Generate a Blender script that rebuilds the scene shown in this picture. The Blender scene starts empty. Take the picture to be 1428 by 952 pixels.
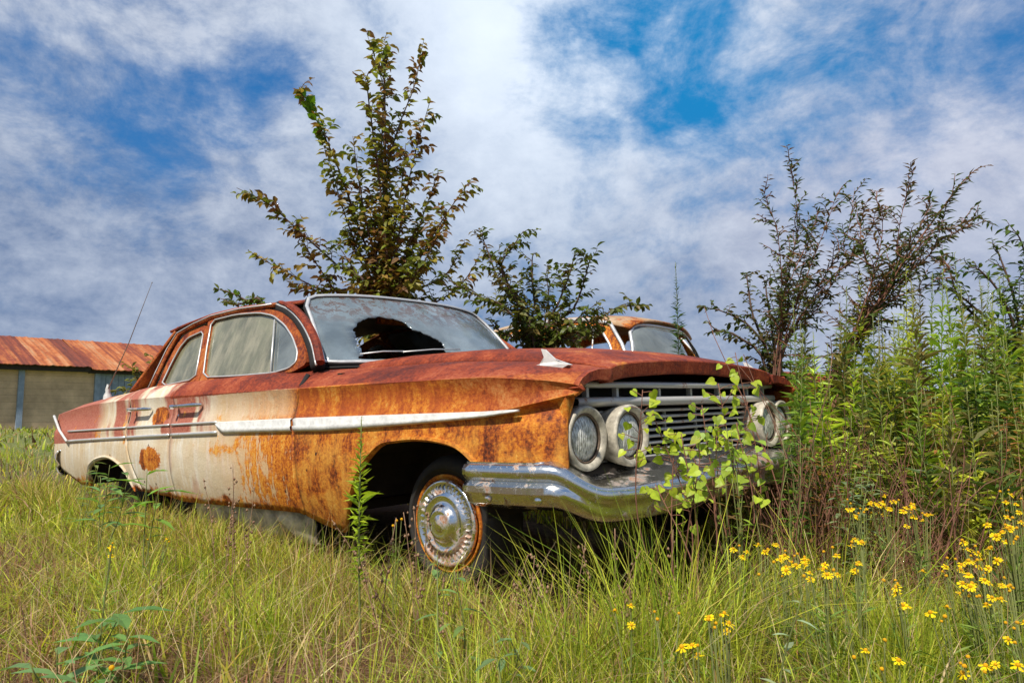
import bpy, bmesh, math, random
import numpy as np
from mathutils import Vector, Matrix
from mathutils.geometry import delaunay_2d_cdt
random.seed(7); rng = np.random.default_rng(7)
R = math.radians
scene = bpy.context.scene
COL = scene.collection

# ------------------------------------------------------------------ camera, world, sun, exposure
CAM_H = 0.71
PITCH = R(5.546)
FPX = 1000.0
cam = bpy.data.cameras.new('camera'); cam.sensor_width = 36; cam.lens = 36 * FPX / 1428
cam.clip_start = 0.05; cam.clip_end = 4000
camo = bpy.data.objects.new('camera', cam); COL.objects.link(camo)
camo.location = (0, 0, CAM_H); camo.rotation_euler = (R(90) + PITCH, 0, 0)
scene.camera = camo
SUN_EL, SUN_AZ = R(55), R(206)          # azimuth measured clockwise from +Y (the view direction)
sd = Vector((math.sin(SUN_AZ) * math.cos(SUN_EL), math.cos(SUN_AZ) * math.cos(SUN_EL), math.sin(SUN_EL)))
sun = bpy.data.lights.new('sun', 'SUN'); sun.energy = 4.2; sun.angle = R(2.5); sun.color = (1, 0.94, 0.84)
suno = bpy.data.objects.new('sun', sun); COL.objects.link(suno)
suno.rotation_euler = sd.to_track_quat('Z', 'Y').to_euler()
scene.view_settings.view_transform = 'Standard'; scene.view_settings.look = 'None'
scene.view_settings.exposure = 0.42; scene.view_settings.gamma = 1
try: scene.view_settings.use_curve_mapping = False
except Exception: pass
scene.cycles.max_bounces = 7; scene.cycles.transparent_max_bounces = 12

def N(nt, t, ins=None, **props):
    nd = nt.nodes.new(t)
    for k, v in props.items(): setattr(nd, k, v)
    for k, v in (ins or {}).items():
        s = nd.inputs[k]
        if isinstance(v, bpy.types.NodeSocket): nt.links.new(v, s)
        else:
            if s.type == 'RGBA' and len(v) == 3: v = (*v, 1)
            s.default_value = v
    return nd
def mth(nt, op, a, b=0.0, clamp=False):
    return N(nt, 'ShaderNodeMath', {0: a, 1: b}, operation=op, use_clamp=clamp).outputs[0]
def mix(nt, f, a, b, mode='MIX'):
    nd = N(nt, 'ShaderNodeMix', data_type='RGBA', blend_type=mode)
    for i, v in ((0, f), (6, a), (7, b)):
        if isinstance(v, bpy.types.NodeSocket): nt.links.new(v, nd.inputs[i])
        else: nd.inputs[i].default_value = v if i == 0 else (*v[:3], 1)
    return nd.outputs[2]
def mr(nt, v, a, b, c=0.0, d=1.0):
    return N(nt, 'ShaderNodeMapRange', {'Value': v, 'From Min': a, 'From Max': b, 'To Min': c, 'To Max': d}).outputs[0]
def noise(nt, vec, scale, detail=5, rough=0.6, dist=0.0):
    return N(nt, 'ShaderNodeTexNoise', {'Vector': vec, 'Scale': scale, 'Detail': detail, 'Roughness': rough, 'Distortion': dist}).outputs[0]
def scl(nt, vec, s):
    return N(nt, 'ShaderNodeVectorMath', {0: vec, 1: s}, operation='MULTIPLY').outputs[0]
def ramp(nt, f, stops):
    nd = N(nt, 'ShaderNodeValToRGB', {0: f}); e = nd.color_ramp.elements
    while len(e) < len(stops): e.new(0.5)
    for el, (p, c) in zip(e, stops): el.position = p; el.color = (*c, 1)
    return nd.outputs[0]

world = bpy.data.worlds.new('World'); scene.world = world; world.use_nodes = True
wt = world.node_tree; wt.nodes.clear()
sky = N(wt, 'ShaderNodeTexSky', sky_type='NISHITA', sun_disc=False)
sky.sun_elevation = SUN_EL; sky.sun_rotation = SUN_AZ; sky.air_density = 1.2; sky.dust_density = 0.4; sky.ozone_density = 3.0
tc = N(wt, 'ShaderNodeTexCoord'); dirv = tc.outputs['Generated']
sp = N(wt, 'ShaderNodeSeparateXYZ', {0: dirv})
zz = mth(wt, 'ADD', mth(wt, 'MAXIMUM', sp.outputs[2], 0.0), 0.34)
px_ = mth(wt, 'DIVIDE', sp.outputs[0], zz); py_ = mth(wt, 'DIVIDE', sp.outputs[1], zz)
cv = N(wt, 'ShaderNodeCombineXYZ', {0: px_, 1: py_, 2: 0.3}).outputs[0]
c1 = noise(wt, scl(wt, dirv, (1.0, 1.0, 1.9)), 2.8, 12, 0.62, 0.3)
c2 = noise(wt, scl(wt, dirv, (1.0, 1.0, 1.4)), 7.0, 12, 0.68, 0.25)
c4 = noise(wt, scl(wt, dirv, (1.0, 1.0, 1.6)), 17.0, 10, 0.66, 0.2)
c3 = noise(wt, cv, 0.7, 3, 0.5)
def sky_dir(u, v):
    d = Vector(((u - 714) / FPX, math.cos(PITCH) - (476 - v) / FPX * math.sin(PITCH), math.sin(PITCH) + (476 - v) / FPX * math.cos(PITCH)))
    return d.normalized()
def blob(u, v, inner, outer):
    d = sky_dir(u, v)
    wob = N(wt, 'ShaderNodeVectorMath', {0: dirv, 1: (0, 0, 0)}, operation='ADD').outputs[0]
    dn = N(wt, 'ShaderNodeTexNoise', {'Vector': dirv, 'Scale': 3.5, 'Detail': 6.0}).outputs[1]
    dd = N(wt, 'ShaderNodeVectorMath', {0: dn, 1: (0.5, 0.5, 0.5)}, operation='SUBTRACT').outputs[0]
    dd = scl(wt, dd, (0.32, 0.32, 0.22))
    w2 = N(wt, 'ShaderNodeVectorMath', {0: wob, 1: dd}, operation='ADD').outputs[0]
    dist = N(wt, 'ShaderNodeVectorMath', {0: w2, 1: tuple(d)}, operation='DISTANCE').outputs['Value']
    return mr(wt, dist, outer, inner)
dens = mth(wt, 'ADD', mth(wt, 'MULTIPLY', c1, 0.58), mth(wt, 'MULTIPLY', c2, 0.42))
for (u, v, a, b, k) in [(200, 80, 0.0, 0.22, -0.08), (300, 165, 0.0, 0.14, -0.07), (60, 60, 0.02, 0.25, -0.03), (1010, 20, 0.0, 0.22, -0.13), (840, 40, 0.0, 0.12, -0.08), (880, 60, 0, .16, -.07), (1330, 60, 0.02, 0.25, -0.09),
                        (800, 190, 0.0, 0.2, -0.04), (720, 50, 0.03, 0.25, 0.12), (560, 150, 0.05, 0.3, 0.05), (1280, 220, 0.05, 0.3, 0.07), (60, 260, .05, .3, .04)]:
    dens = mth(wt, 'ADD', dens, mth(wt, 'MULTIPLY', blob(u, v, a, b), k))
lowz = mr(wt, sp.outputs[2], 0.0, 0.35)
dens = mth(wt, 'ADD', dens, mr(wt, sp.outputs[2], 0.02, 0.4, 0.10, 0.0))
cm = mr(wt, dens, 0.36, 0.60)
cm = N(wt, 'ShaderNodeMapRange', {'Value': dens, 'From Min': 0.35, 'From Max': 0.575}, interpolation_type='SMOOTHSTEP').outputs[0]
cb = mr(wt, mth(wt, 'ADD', mth(wt, 'ADD', mth(wt, 'MULTIPLY', c2, 0.40), mth(wt, 'MULTIPLY', c4, 0.25)), mth(wt, 'MULTIPLY', c1, 0.35)), 0.41, 0.60)
cb = mth(wt, 'MAXIMUM', mth(wt, 'MULTIPLY', cb, mr(wt, sp.outputs[2], 0.0, 0.55, 0.72, 1.0)), 0.0)
cloud = mix(wt, cb, (1.1, 1.65, 2.9), (4.7, 5.15, 6.0))
glow = blob(720, 40, 0.02, 0.42)
cloud = mix(wt, mth(wt, 'MULTIPLY', glow, 0.85), cloud, (7.4, 8.2, 9.2))
glow2 = blob(1290, 230, 0.02, 0.35)
cloud = mix(wt, mth(wt, 'MULTIPLY', glow2, 0.5), cloud, (6.6, 6.6, 7.4))
blue = N(wt, 'ShaderNodeHueSaturation', {'Saturation': 1.25, 'Value': 0.78, 'Color': sky.outputs[0]}).outputs[0]
blue = mix(wt, 0.7, blue, (0.08, 1.25, 3.7))
blue = mix(wt, mth(wt, 'MULTIPLY', blob(960, 40, 0.05, 0.45), 0.75), blue, (0.06, 2.0, 4.6))
skyc = mix(wt, mth(wt, 'MULTIPLY', cm, 0.95), blue, cloud)
bg = N(wt, 'ShaderNodeBackground', {'Color': skyc, 'Strength': 0.1})
wo = N(wt, 'ShaderNodeOutputWorld', {'Surface': bg.outputs[0]})

# ------------------------------------------------------------------ helpers
def W(u, v, depth):
    """world point seen at photo pixel u,v at this distance along the view axis"""
    a, b = (u - 714) / FPX, (476 - v) / FPX
    c, s = math.cos(PITCH), math.sin(PITCH)
    return Vector((a * depth, depth * (c - b * s), CAM_H + depth * (s + b * c)))
# the car stands a little tilted: its own frame (x forward, z up, y to its left) against the world
FC = dict(loc=Vector((2.14609241, -2.70578386, .756032885)), yaw=2.30871345, pit=.0967975302, roll=-.0324686426)
fw = Vector((math.cos(FC['yaw']) * math.cos(FC['pit']), math.sin(FC['yaw']) * math.cos(FC['pit']), math.sin(FC['pit'])))
r0 = Vector((math.sin(FC['yaw']), -math.cos(FC['yaw']), 0)); u0 = r0.cross(fw)
rr = math.cos(FC['roll']) * r0 + math.sin(FC['roll']) * u0; uu = -math.sin(FC['roll']) * r0 + math.cos(FC['roll']) * u0
def frame(r, u, b, loc):
    m = Matrix.Identity(4)
    for i, c in enumerate((r, u, b, loc)):
        for j in range(3): m[j][i] = c[j]
    return m
CF = frame(rr, uu, -fw, FC['loc'])
cp, s_ = math.cos(PITCH), math.sin(PITCH)
CW = frame(Vector((1, 0, 0)), Vector((0, -s_, cp)), Vector((0, -cp, -s_)), Vector((0, 0, CAM_H)))
CARM = CW @ CF.inverted()
def BP(u, v, ax, val):
    d = fw + rr * ((u - 714) / FPX) - uu * ((v - 476) / FPX)
    t = (val - FC['loc'][ax]) / d[ax]
    return FC['loc'] + d * t
def PJ(p):
    d = Vector(p) - FC['loc']; dz = d.dot(fw)
    return 714 + FPX * d.dot(rr) / dz, 476 - FPX * d.dot(uu) / dz

def tag(o, label=None, cat=None, group=None, kind=None):
    if label: o['label'] = label
    if cat: o['category'] = cat
    if group: o['group'] = group
    if kind: o['kind'] = kind
    return o
def empty(name, loc=(0, 0, 0), rz=0, size=0.2):
    o = bpy.data.objects.new(name, None); COL.objects.link(o); o.location = loc; o.rotation_euler = (0, 0, rz); o.empty_display_size = size
    return o
def link(name, me, mats, parent=None, smooth=True, offset=None):
    for m in (mats if isinstance(mats, (list, tuple)) else [mats]): me.materials.append(m)
    if smooth and len(me.polygons): me.polygons.foreach_set('use_smooth', [True] * len(me.polygons))
    o = bpy.data.objects.new(name, me); COL.objects.link(o)
    if parent:
        o.parent = parent
        if offset is not None: o.location = offset
    return o

class MB:
    def __init__(s): s.v = []; s.f = []; s.c = []; s.mi = []; s.col = (1, 1, 1); s.m = 0
    def add(s, vs, fs):
        b = len(s.v); s.v += [tuple(p) for p in vs]; s.c += [s.col] * len(vs)
        s.f += [tuple(b + i for i in f) for f in fs]; s.mi += [s.m] * len(fs)
    def box(s, c, size, rot=None):
        x, y, z = [k / 2 for k in size]; c = Vector(c)
        vs = [Vector(p) for p in [(-x, -y, -z), (x, -y, -z), (x, y, -z), (-x, y, -z), (-x, -y, z), (x, -y, z), (x, y, z), (-x, y, z)]]
        if rot is not None: vs = [rot @ p for p in vs]
        s.add([c + p for p in vs], [(0, 3, 2, 1), (4, 5, 6, 7), (0, 1, 5, 4), (1, 2, 6, 5), (2, 3, 7, 6), (3, 0, 4, 7)])
    def tube(s, pts, rad, n=6, caps=True, flat=1.0, upv=None):
        pts = [Vector(p) for p in pts]; m = len(pts)
        if not hasattr(rad, '__len__'): rad = [rad] * m
        vs = []; prev = None
        for i, p in enumerate(pts):
            t = (pts[min(i + 1, m - 1)] - pts[max(i - 1, 0)])
            if t.length < 1e-9: t = Vector((0, 0, 1))
            t.normalize()
            ref = upv or (prev if prev is not None else (Vector((0, 0, 1)) if abs(t.z) < 0.9 else Vector((1, 0, 0))))
            a = ref - t * ref.dot(t)
            if a.length < 1e-6: a = Vector((1, 0.1, 0)) - t * t.x
            a.normalize(); b = t.cross(a); prev = a
            for k in range(n):
                an = 2 * math.pi * k / n
                vs.append(p + (a * math.cos(an) + b * math.sin(an) * flat) * rad[i])
        fs = [(i * n + k, i * n + (k + 1) % n, (i + 1) * n + (k + 1) % n, (i + 1) * n + k) for i in range(m - 1) for k in range(n)]
        if caps: fs += [tuple(reversed(range(n))), tuple((m - 1) * n + k for k in range(n))]
        s.add(vs, fs)
    def lathe(s, prof, origin, axis, n=32, closed=False):
        """prof: (r, h) along axis"""
        ax = Vector(axis).normalized(); a = ax.orthogonal().normalized(); b = ax.cross(a); o = Vector(origin)
        vs = [o + ax * h + (a * math.cos(2 * math.pi * k / n) + b * math.sin(2 * math.pi * k / n)) * r for r, h in prof for k in range(n)]
        m = len(prof)
        fs = [(i * n + k, i * n + (k + 1) % n, (i + 1) * n + (k + 1) % n, (i + 1) * n + k) for i in range(m - 1) for k in range(n)]
        if closed: fs += [((m - 1) * n + k, (m - 1) * n + (k + 1) % n, (k + 1) % n, k) for k in range(n)]
        s.add(vs, fs)
    def grid(s, rows):
        n = len(rows[0]); s.add([p for r in rows for p in r], [(i * n + j, i * n + j + 1, (i + 1) * n + j + 1, (i + 1) * n + j) for i in range(len(rows) - 1) for j in range(n - 1)])
    def mesh(s, name, clean=False):
        me = bpy.data.meshes.new(name); me.from_pydata(s.v, [], s.f)
        if any(s.mi): me.polygons.foreach_set('material_index', s.mi)
        if any(c != (1, 1, 1) for c in s.c):
            at = me.color_attributes.new('col', 'FLOAT_COLOR', 'POINT')
            at.data.foreach_set('color', np.array([(*c, 1) for c in s.c], 'f').ravel())
        if clean:
            bm = bmesh.new(); bm.from_mesh(me); bmesh.ops.remove_doubles(bm, verts=bm.verts, dist=1e-5)
            bmesh.ops.recalc_face_normals(bm, faces=bm.faces); bm.to_mesh(me); bm.free()
        me.update(); return me

def inside(p, poly):
    x, y = p; c = False; n = len(poly); j = n - 1
    for i in range(n):
        xi, yi = poly[i][:2]; xj, yj = poly[j][:2]
        if (yi > y) != (yj > y) and x < (xj - xi) * (y - yi) / (yj - yi) + xi: c = not c
        j = i
    return c
def smooth_poly(pts, n=4):
    out = []; m = len(pts)
    for i in range(m):
        p0, p1, p2, p3 = [Vector(pts[(i + k) % m]) for k in (-1, 0, 1, 2)]
        for k in range(n):
            t = k / n
            out.append(0.5 * ((2 * p1) + (-p0 + p2) * t + (2 * p0 - 5 * p1 + 4 * p2 - p3) * t * t + (-p0 + 3 * p1 - 3 * p2 + p3) * t ** 3))
    return [tuple(p) for p in out]
def curve(pts, n=8):
    pts = [Vector(p) for p in pts]; P = [2 * pts[0] - pts[1]] + pts + [2 * pts[-1] - pts[-2]]; out = []
    for i in range(1, len(P) - 2):
        p0, p1, p2, p3 = P[i - 1:i + 3]
        for k in range(n):
            t = k / n
            out.append(0.5 * ((2 * p1) + (-p0 + p2) * t + (2 * p0 - 5 * p1 + 4 * p2 - p3) * t * t + (-p0 + 3 * p1 - 3 * p2 + p3) * t ** 3))
    return out + [pts[-1]]
def plate(outline, holes, fmap, thick, step=0.08):
    """flat outline with holes in 2-D, mapped to 3-D by fmap(x, z, k), k in 0..1 through the thickness"""
    loops = [outline] + list(holes); vs = []; es = []
    for lp in loops:
        b = len(vs); vs += [Vector(p[:2]) for p in lp]; es += [(b + i, b + (i + 1) % len(lp)) for i in range(len(lp))]
    xs = [p[0] for p in outline]; ys = [p[1] for p in outline]
    x = min(xs) + step / 2
    while x < max(xs):
        y = min(ys) + step / 2
        while y < max(ys):
            if inside((x, y), outline) and not any(inside((x, y), h) for h in holes): vs.append(Vector((x, y)))
            y += step
        x += step
    v2, e2, f2 = delaunay_2d_cdt(vs, es, [], 0, 1e-6)[:3]
    fs = []
    for f in f2:
        c = sum((v2[i] for i in f), Vector((0, 0))) / len(f)
        if inside(c, outline) and not any(inside(c, h) for h in holes): fs.append(tuple(f))
    m = MB(); nv = len(v2)
    allv = [fmap(p.x, p.y, 0) for p in v2] + [fmap(p.x, p.y, 1) for p in v2]
    cnt = {}
    for f in fs:
        for i in range(len(f)):
            a, b = f[i], f[(i + 1) % len(f)]; cnt[(a, b)] = 1
    walls = [(a, b, b + nv, a + nv) for (a, b) in cnt if (b, a) not in cnt]
    m.add(allv, fs + [tuple(reversed([i + nv for i in f])) for f in fs] + [tuple(reversed(w)) for w in walls])
    return m

def T(tab, x):
    xs = [t[0] for t in tab]; out = 0
    for dx, w in ((-.05, 1), (-.025, 1), (0, 1.6), (.025, 1), (.05, 1)):
        out += w * np.interp(x + dx, xs, [t[1] for t in tab])
    return float(out / 5.6)
def TL(tab, x): return float(np.interp(x, [t[0] for t in tab], [t[1] for t in tab]))

# ------------------------------------------------------------------ materials
def newmat(name):
    m = bpy.data.materials.new(name); m.use_nodes = True; nt = m.node_tree; b = nt.nodes['Principled BSDF']
    return m, nt, b
def simple(name, color, rough=0.6, metal=0.0, nscale=0, namp=0.3, bump=0, spec=0.5):
    m, nt, b = newmat(name); b.inputs['Roughness'].default_value = rough; b.inputs['Metallic'].default_value = metal
    b.inputs['Specular IOR Level'].default_value = spec
    co = N(nt, 'ShaderNodeTexCoord').outputs['Object']
    if nscale:
        n = noise(nt, co, nscale, 6, 0.65)
        c = mix(nt, mr(nt, n, 0.3, 0.7), tuple(k * (1 - namp) for k in color), tuple(min(1, k * (1 + namp)) for k in color))
        nt.links.new(c, b.inputs['Base Color'])
        if bump:
            bp = N(nt, 'ShaderNodeBump', {'Strength': bump, 'Distance': 0.005, 'Height': n}); nt.links.new(bp.outputs[0], b.inputs['Normal'])
    else: b.inputs['Base Color'].default_value = (*color, 1)
    return m

RUST = [(0.30, (0.06, 0.015, 0.006)), (0.42, (0.25, 0.052, 0.009)), (0.52, (0.50, 0.135, 0.012)), (0.62, (0.66, 0.235, 0.018)), (0.78, (0.72, 0.40, 0.085))]
DRED = [(0.28, (0.06, 0.010, 0.006)), (0.43, (0.15, 0.022, 0.008)), (0.57, (0.29, 0.045, 0.012)), (0.76, (0.42, 0.115, 0.045))]
def body_mat(name, kind):
    m, nt, b = newmat(name)
    co = N(nt, 'ShaderNodeTexCoord').outputs['Object']; sx = N(nt, 'ShaderNodeSeparateXYZ', {0: co}); X, Y, Z = sx.outputs
    low = noise(nt, co, 2.3, 5, 0.6, 0.4); mid = noise(nt, co, 9, 7, 0.68, 0.3); fine = noise(nt, co, 75, 5, 0.7)
    streak = noise(nt, scl(nt, co, (16, 16, 1.6)), 1.5, 7, 0.65)
    fine2 = noise(nt, co, 220, 3, 0.7)
    rf = mth(nt, 'ADD', mth(nt, 'ADD', mth(nt, 'MULTIPLY', streak, 0.28), mth(nt, 'MULTIPLY', mid, 0.26)), mth(nt, 'ADD', mth(nt, 'MULTIPLY', fine, 0.32), mth(nt, 'MULTIPLY', low, 0.16)))
    rf2 = mth(nt, 'ADD', mth(nt, 'MULTIPLY', mth(nt, 'SUBTRACT', rf, 0.5), 2.5), 0.50)
    rust = ramp(nt, rf2, RUST)
    tf = mth(nt, 'ADD', mth(nt, 'ADD', mth(nt, 'MULTIPLY', low, 0.36), mth(nt, 'MULTIPLY', mid, 0.30)), mth(nt, 'MULTIPLY', fine, 0.34))
    tf = mth(nt, 'ADD', mth(nt, 'MULTIPLY', mth(nt, 'SUBTRACT', tf, 0.5), 2.2), 0.53)
    dred = ramp(nt, tf, DRED)
    def wob(amp_s, amp_m, base=X):
        return mth(nt, 'ADD', base, mth(nt, 'ADD', mth(nt, 'MULTIPLY', mth(nt, 'SUBTRACT', streak, 0.5), amp_s), mth(nt, 'MULTIPLY', mth(nt, 'SUBTRACT', mid, 0.5), amp_m)))
    if kind == 'side':
        cream = mix(nt, mr(nt, low, 0.35, 0.65), (0.74, 0.66, 0.50), (0.62, 0.46, 0.26))
        cream = mix(nt, mr(nt, streak, 0.50, 0.66), cream, (0.78, 0.73, 0.62))
        cream = mix(nt, mth(nt, 'MULTIPLY', mr(nt, fine, 0.55, 0.75), 0.35), cream, (0.45, 0.25, 0.10))
        # faded pink red paint at the back
        pk = mix(nt, mr(nt, fine, 0.35, 0.65), (0.34, 0.075, 0.045), (0.50, 0.20, 0.13))
        zb = mth(nt, 'MULTIPLY', mr(nt, mth(nt, 'SUBTRACT', Z, mth(nt, 'MULTIPLY', X, 0.026)), 0.728, 0.732), mr(nt, wob(0.9, 0.5), -1.45, -1.75))
        sk = mr(nt, noise(nt, scl(nt, co, (3.2, 3.2, 0.7)), 1.2, 4, 0.5), 0.44, 0.50)
        zb = mth(nt, 'MULTIPLY', zb, mth(nt, 'MAXIMUM', sk, mr(nt, X, -3.2, -3.4)))
        col = mix(nt, zb, cream, pk)
        pk2 = mth(nt, 'MULTIPLY', mr(nt, noise(nt, scl(nt, co, (4, 4, 0.8)), 2.0, 3, 0.5), 0.56, 0.62), mr(nt, X, -2.4, -2.0, 0.0, 0.45))
        pk2 = mth(nt, 'MULTIPLY', pk2, mr(nt, X, -1.3, -1.6))
        col = mix(nt, pk2, col, (0.55, 0.27, 0.20))
        # rust on the doors: front edge, lower edge, blotches
        fs = mth(nt, 'MULTIPLY', mth(nt, 'SUBTRACT', noise(nt, scl(nt, co, (60, 60, 7)), 1.4, 6, 0.7), 0.5), 1.1)
        r1 = mr(nt, mth(nt, 'ADD', wob(1.6, 1.5), fs), -1.12, -1.06)
        wash = mth(nt, 'MULTIPLY', mr(nt, wob(1.2, .8), -1.75, -0.95), 0.55)
        cream0 = col; col = mix(nt, wash, col, (0.62, 0.30, 0.09))
        spk = mth(nt, 'MULTIPLY', mr(nt, noise(nt, co, 60, 6, 0.75), 0.63, 0.66), mr(nt, mid, 0.45, 0.6))
        col = mix(nt, mth(nt, 'MULTIPLY', spk, 0.85), col, (0.22, 0.08, 0.025))
        up = mth(nt, 'MULTIPLY', mr(nt, Z, 0.74, 0.78), 0.75)
        r1 = mth(nt, 'MULTIPLY', r1, mth(nt, 'SUBTRACT', 1.0, mth(nt, 'MULTIPLY', up, mr(nt, X, -0.74, -0.85))))
        r2 = mr(nt, mth(nt, 'ADD', low, mth(nt, 'MULTIPLY', mth(nt, 'SUBTRACT', mid, 0.5), 0.9)), 0.66, 0.72)
        zlow = mth(nt, 'ADD', Z, mth(nt, 'MULTIPLY', mth(nt, 'SUBTRACT', mid, 0.5), 0.22))
        r3 = mr(nt, zlow, 0.375, 0.345)
        r = mth(nt, 'MAXIMUM', mth(nt, 'MAXIMUM', r1, r2), r3)
        fender = mr(nt, X, -0.76, -0.74)
        r = mth(nt, 'MAXIMUM', r, fender)
        # bare patches at the rear door
        for (cx, cz, rx, rz) in [(-2.36, 0.545, 0.20, 0.10), (-2.27, 0.79, 0.16, 0.075)]:
            dx = mth(nt, 'DIVIDE', mth(nt, 'SUBTRACT', X, cx), rx); dz = mth(nt, 'DIVIDE', mth(nt, 'SUBTRACT', Z, cz), rz)
            dd = mth(nt, 'ADD', mth(nt, 'ADD', mth(nt, 'MULTIPLY', dx, dx), mth(nt, 'MULTIPLY', dz, dz)), mth(nt, 'MULTIPLY', mth(nt, 'SUBTRACT', mid, 0.5), 1.8))
            r = mth(nt, 'MAXIMUM', r, mr(nt, dd, 0.62, 0.55))
        col = mix(nt, r, col, rust)
        # yellower scrubbed rust low on the fender
        fy = mth(nt, 'MULTIPLY', fender, mr(nt, mth(nt, 'ADD', Z, mth(nt, 'MULTIPLY', mth(nt, 'SUBTRACT', low, 0.5), 0.5)), 0.75, 0.62, 0.0, 0.5))
        col = mix(nt, mth(nt, 'MULTIPLY', fy, mr(nt, mid, 0.42, 0.6)), col, (0.60, 0.31, 0.055))
        zs2 = mth(nt, 'MULTIPLY', fender, mr(nt, Z, 0.74, 0.77))
        col = mix(nt, mth(nt, 'MULTIPLY', zs2, mr(nt, mth(nt, 'ADD', mid, mth(nt, 'MULTIPLY', low, .6)), 0.95, 0.72, 0.15, 0.75)), col, (0.42, 0.085, 0.012))
        fd = mth(nt, 'MULTIPLY', mr(nt, mth(nt, 'ADD', X, mth(nt, 'ADD', mth(nt, 'MULTIPLY', mth(nt, 'SUBTRACT', mid, .5), .5), mth(nt, 'MULTIPLY', mth(nt, 'SUBTRACT', Z, .80), 1.6))), 0.28, 0.50), mr(nt, mth(nt, 'SUBTRACT', Z, mth(nt, 'MULTIPLY', X, .2)), 0.648, 0.660))
        col = mix(nt, mth(nt, 'MULTIPLY', fd, 0.9), col, mix(nt, 0.25, dred, rust))
        # upper band: dark red
        zt = mth(nt, 'ADD', Z, mth(nt, 'MULTIPLY', mth(nt, 'SUBTRACT', mid, 0.5), 0.012))
        top = mth(nt, 'MULTIPLY', mr(nt, zt, 0.888, 0.893), mr(nt, wob(0.2, 0.15), -2.16, -2.10))
        top = mth(nt, 'MAXIMUM', top, mth(nt, 'MULTIPLY', mr(nt, zt, 0.874, 0.880), mr(nt, X, -0.3, -0.1)))
        col = mix(nt, top, col, dred)
        pit = N(nt, 'ShaderNodeTexVoronoi', {'Vector': scl(nt, co, (1, 1, 1)), 'Scale': 11.0, 'Randomness': 1.0})
        pm = mth(nt, 'MULTIPLY', mr(nt, pit.outputs['Distance'], 0.105, 0.075), mr(nt, N(nt, 'ShaderNodeSeparateColor', {0: pit.outputs['Color']}).outputs[0], 0.50, 0.54))
        pm = mth(nt, 'MULTIPLY', pm, mr(nt, Z, 0.68, 0.67))
        col = mix(nt, pm, col, (0.05, 0.018, 0.01))
    elif kind == 'top':
        col = mix(nt, mr(nt, mth(nt, 'ADD', mid, mth(nt, 'MULTIPLY', low, 0.5)), 0.90, 1.0), dred, rust)
    elif kind == 'roof2':
        cr = mix(nt, mr(nt, mid, 0.4, 0.6), (0.55, 0.42, 0.28), (0.40, 0.25, 0.13))
        col = mix(nt, mr(nt, mth(nt, 'ADD', low, mth(nt, 'MULTIPLY', mid, 0.5)), 0.64, 0.74), rust, cr)
    elif kind == 'deck':
        cr = mix(nt, mr(nt, mid, 0.4, 0.6), (0.62, 0.50, 0.34), (0.50, 0.30, 0.16))
        col = mix(nt, mr(nt, wob(0, 0.9), -3.0, -3.3), cr, dred)
    elif kind == 'frame':
        col = mix(nt, 0.3, dred, rust)
    else: col = rust
    col = mix(nt, mth(nt, 'MULTIPLY', mr(nt, fine2, 0.35, 0.7), 0.28), col, (0.07, 0.02, 0.010))
    nt.links.new(col, b.inputs['Base Color'])
    nt.links.new(mr(nt, mid, 0.3, 0.7, 0.52, 0.82), b.inputs['Roughness'])
    b.inputs['Specular IOR Level'].default_value = 0.28
    h = mth(nt, 'ADD', mth(nt, 'MULTIPLY', fine, 0.5), mth(nt, 'ADD', mth(nt, 'MULTIPLY', fine2, 0.3), mth(nt, 'MULTIPLY', mid, 1.2)))
    bp1 = N(nt, 'ShaderNodeBump', {'Strength': 0.55, 'Distance': 0.007, 'Height': h})
    dent = noise(nt, co, 3.2, 2, 0.4)
    bp2 = N(nt, 'ShaderNodeBump', {'Strength': 0.5, 'Distance': 0.03, 'Height': dent, 'Normal': bp1.outputs[0]})
    nt.links.new(bp2.outputs[0], b.inputs['Normal'])
    return m
M = {}
M['side'] = body_mat('rusted_side_paint', 'side'); M['top'] = body_mat('dark_red_rust', 'top'); M['deck'] = body_mat('deck_paint', 'deck')
M['frame'] = body_mat('window_frame_rust', 'frame'); M['rust'] = body_mat('orange_rust', 'rust'); M['roof2'] = body_mat('cream_and_rust', 'roof2')
def chrome(name, base=(0.78, 0.78, 0.76), rough=0.10, dirt=0.5, metal=1.0):
    m, nt, b = newmat(name); co = N(nt, 'ShaderNodeTexCoord').outputs['Object']
    n1 = noise(nt, co, 14, 7, 0.7, 0.4); n2 = noise(nt, co, 120, 4, 0.7); n3 = noise(nt, co, 3.5, 4, 0.6)
    g = mth(nt, 'ADD', n1, mth(nt, 'MULTIPLY', n3, 0.6))
    rm = mth(nt, 'MULTIPLY', mr(nt, g, 1.02 - 0.16 * dirt, 1.10 - 0.16 * dirt), mr(nt, n2, 0.3, 0.6, 0.4, 1.0))
    rm2 = mth(nt, 'MULTIPLY', mr(nt, n2, 0.60, 0.70), 0.5 * dirt)
    rm = mth(nt, 'MAXIMUM', rm, rm2)
    col = mix(nt, rm, base, (0.30, 0.12, 0.04))
    nt.links.new(col, b.inputs['Base Color'])
    nt.links.new(mth(nt, 'MULTIPLY', mth(nt, 'SUBTRACT', 1.0, rm), metal), b.inputs['Metallic'])
    nt.links.new(mth(nt, 'ADD', mth(nt, 'MULTIPLY', rm, 0.5), mr(nt, n1, 0.3, 0.7, rough * 0.7, rough * 1.8)), b.inputs['Roughness'])
    bp = N(nt, 'ShaderNodeBump', {'Strength': 0.12, 'Distance': 0.004, 'Height': n1}); nt.links.new(bp.outputs[0], b.inputs['Normal'])
    return m
M['chrome'] = chrome('pitted_chrome', (0.70, 0.70, 0.67), rough=0.17, dirt=0.95); M['hub'] = chrome('hubcap_chrome', rough=0.16, dirt=1.1)
M['alu'] = chrome('weathered_aluminium', (0.66, 0.65, 0.62), 0.32, 0.25, 0.55)
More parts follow.
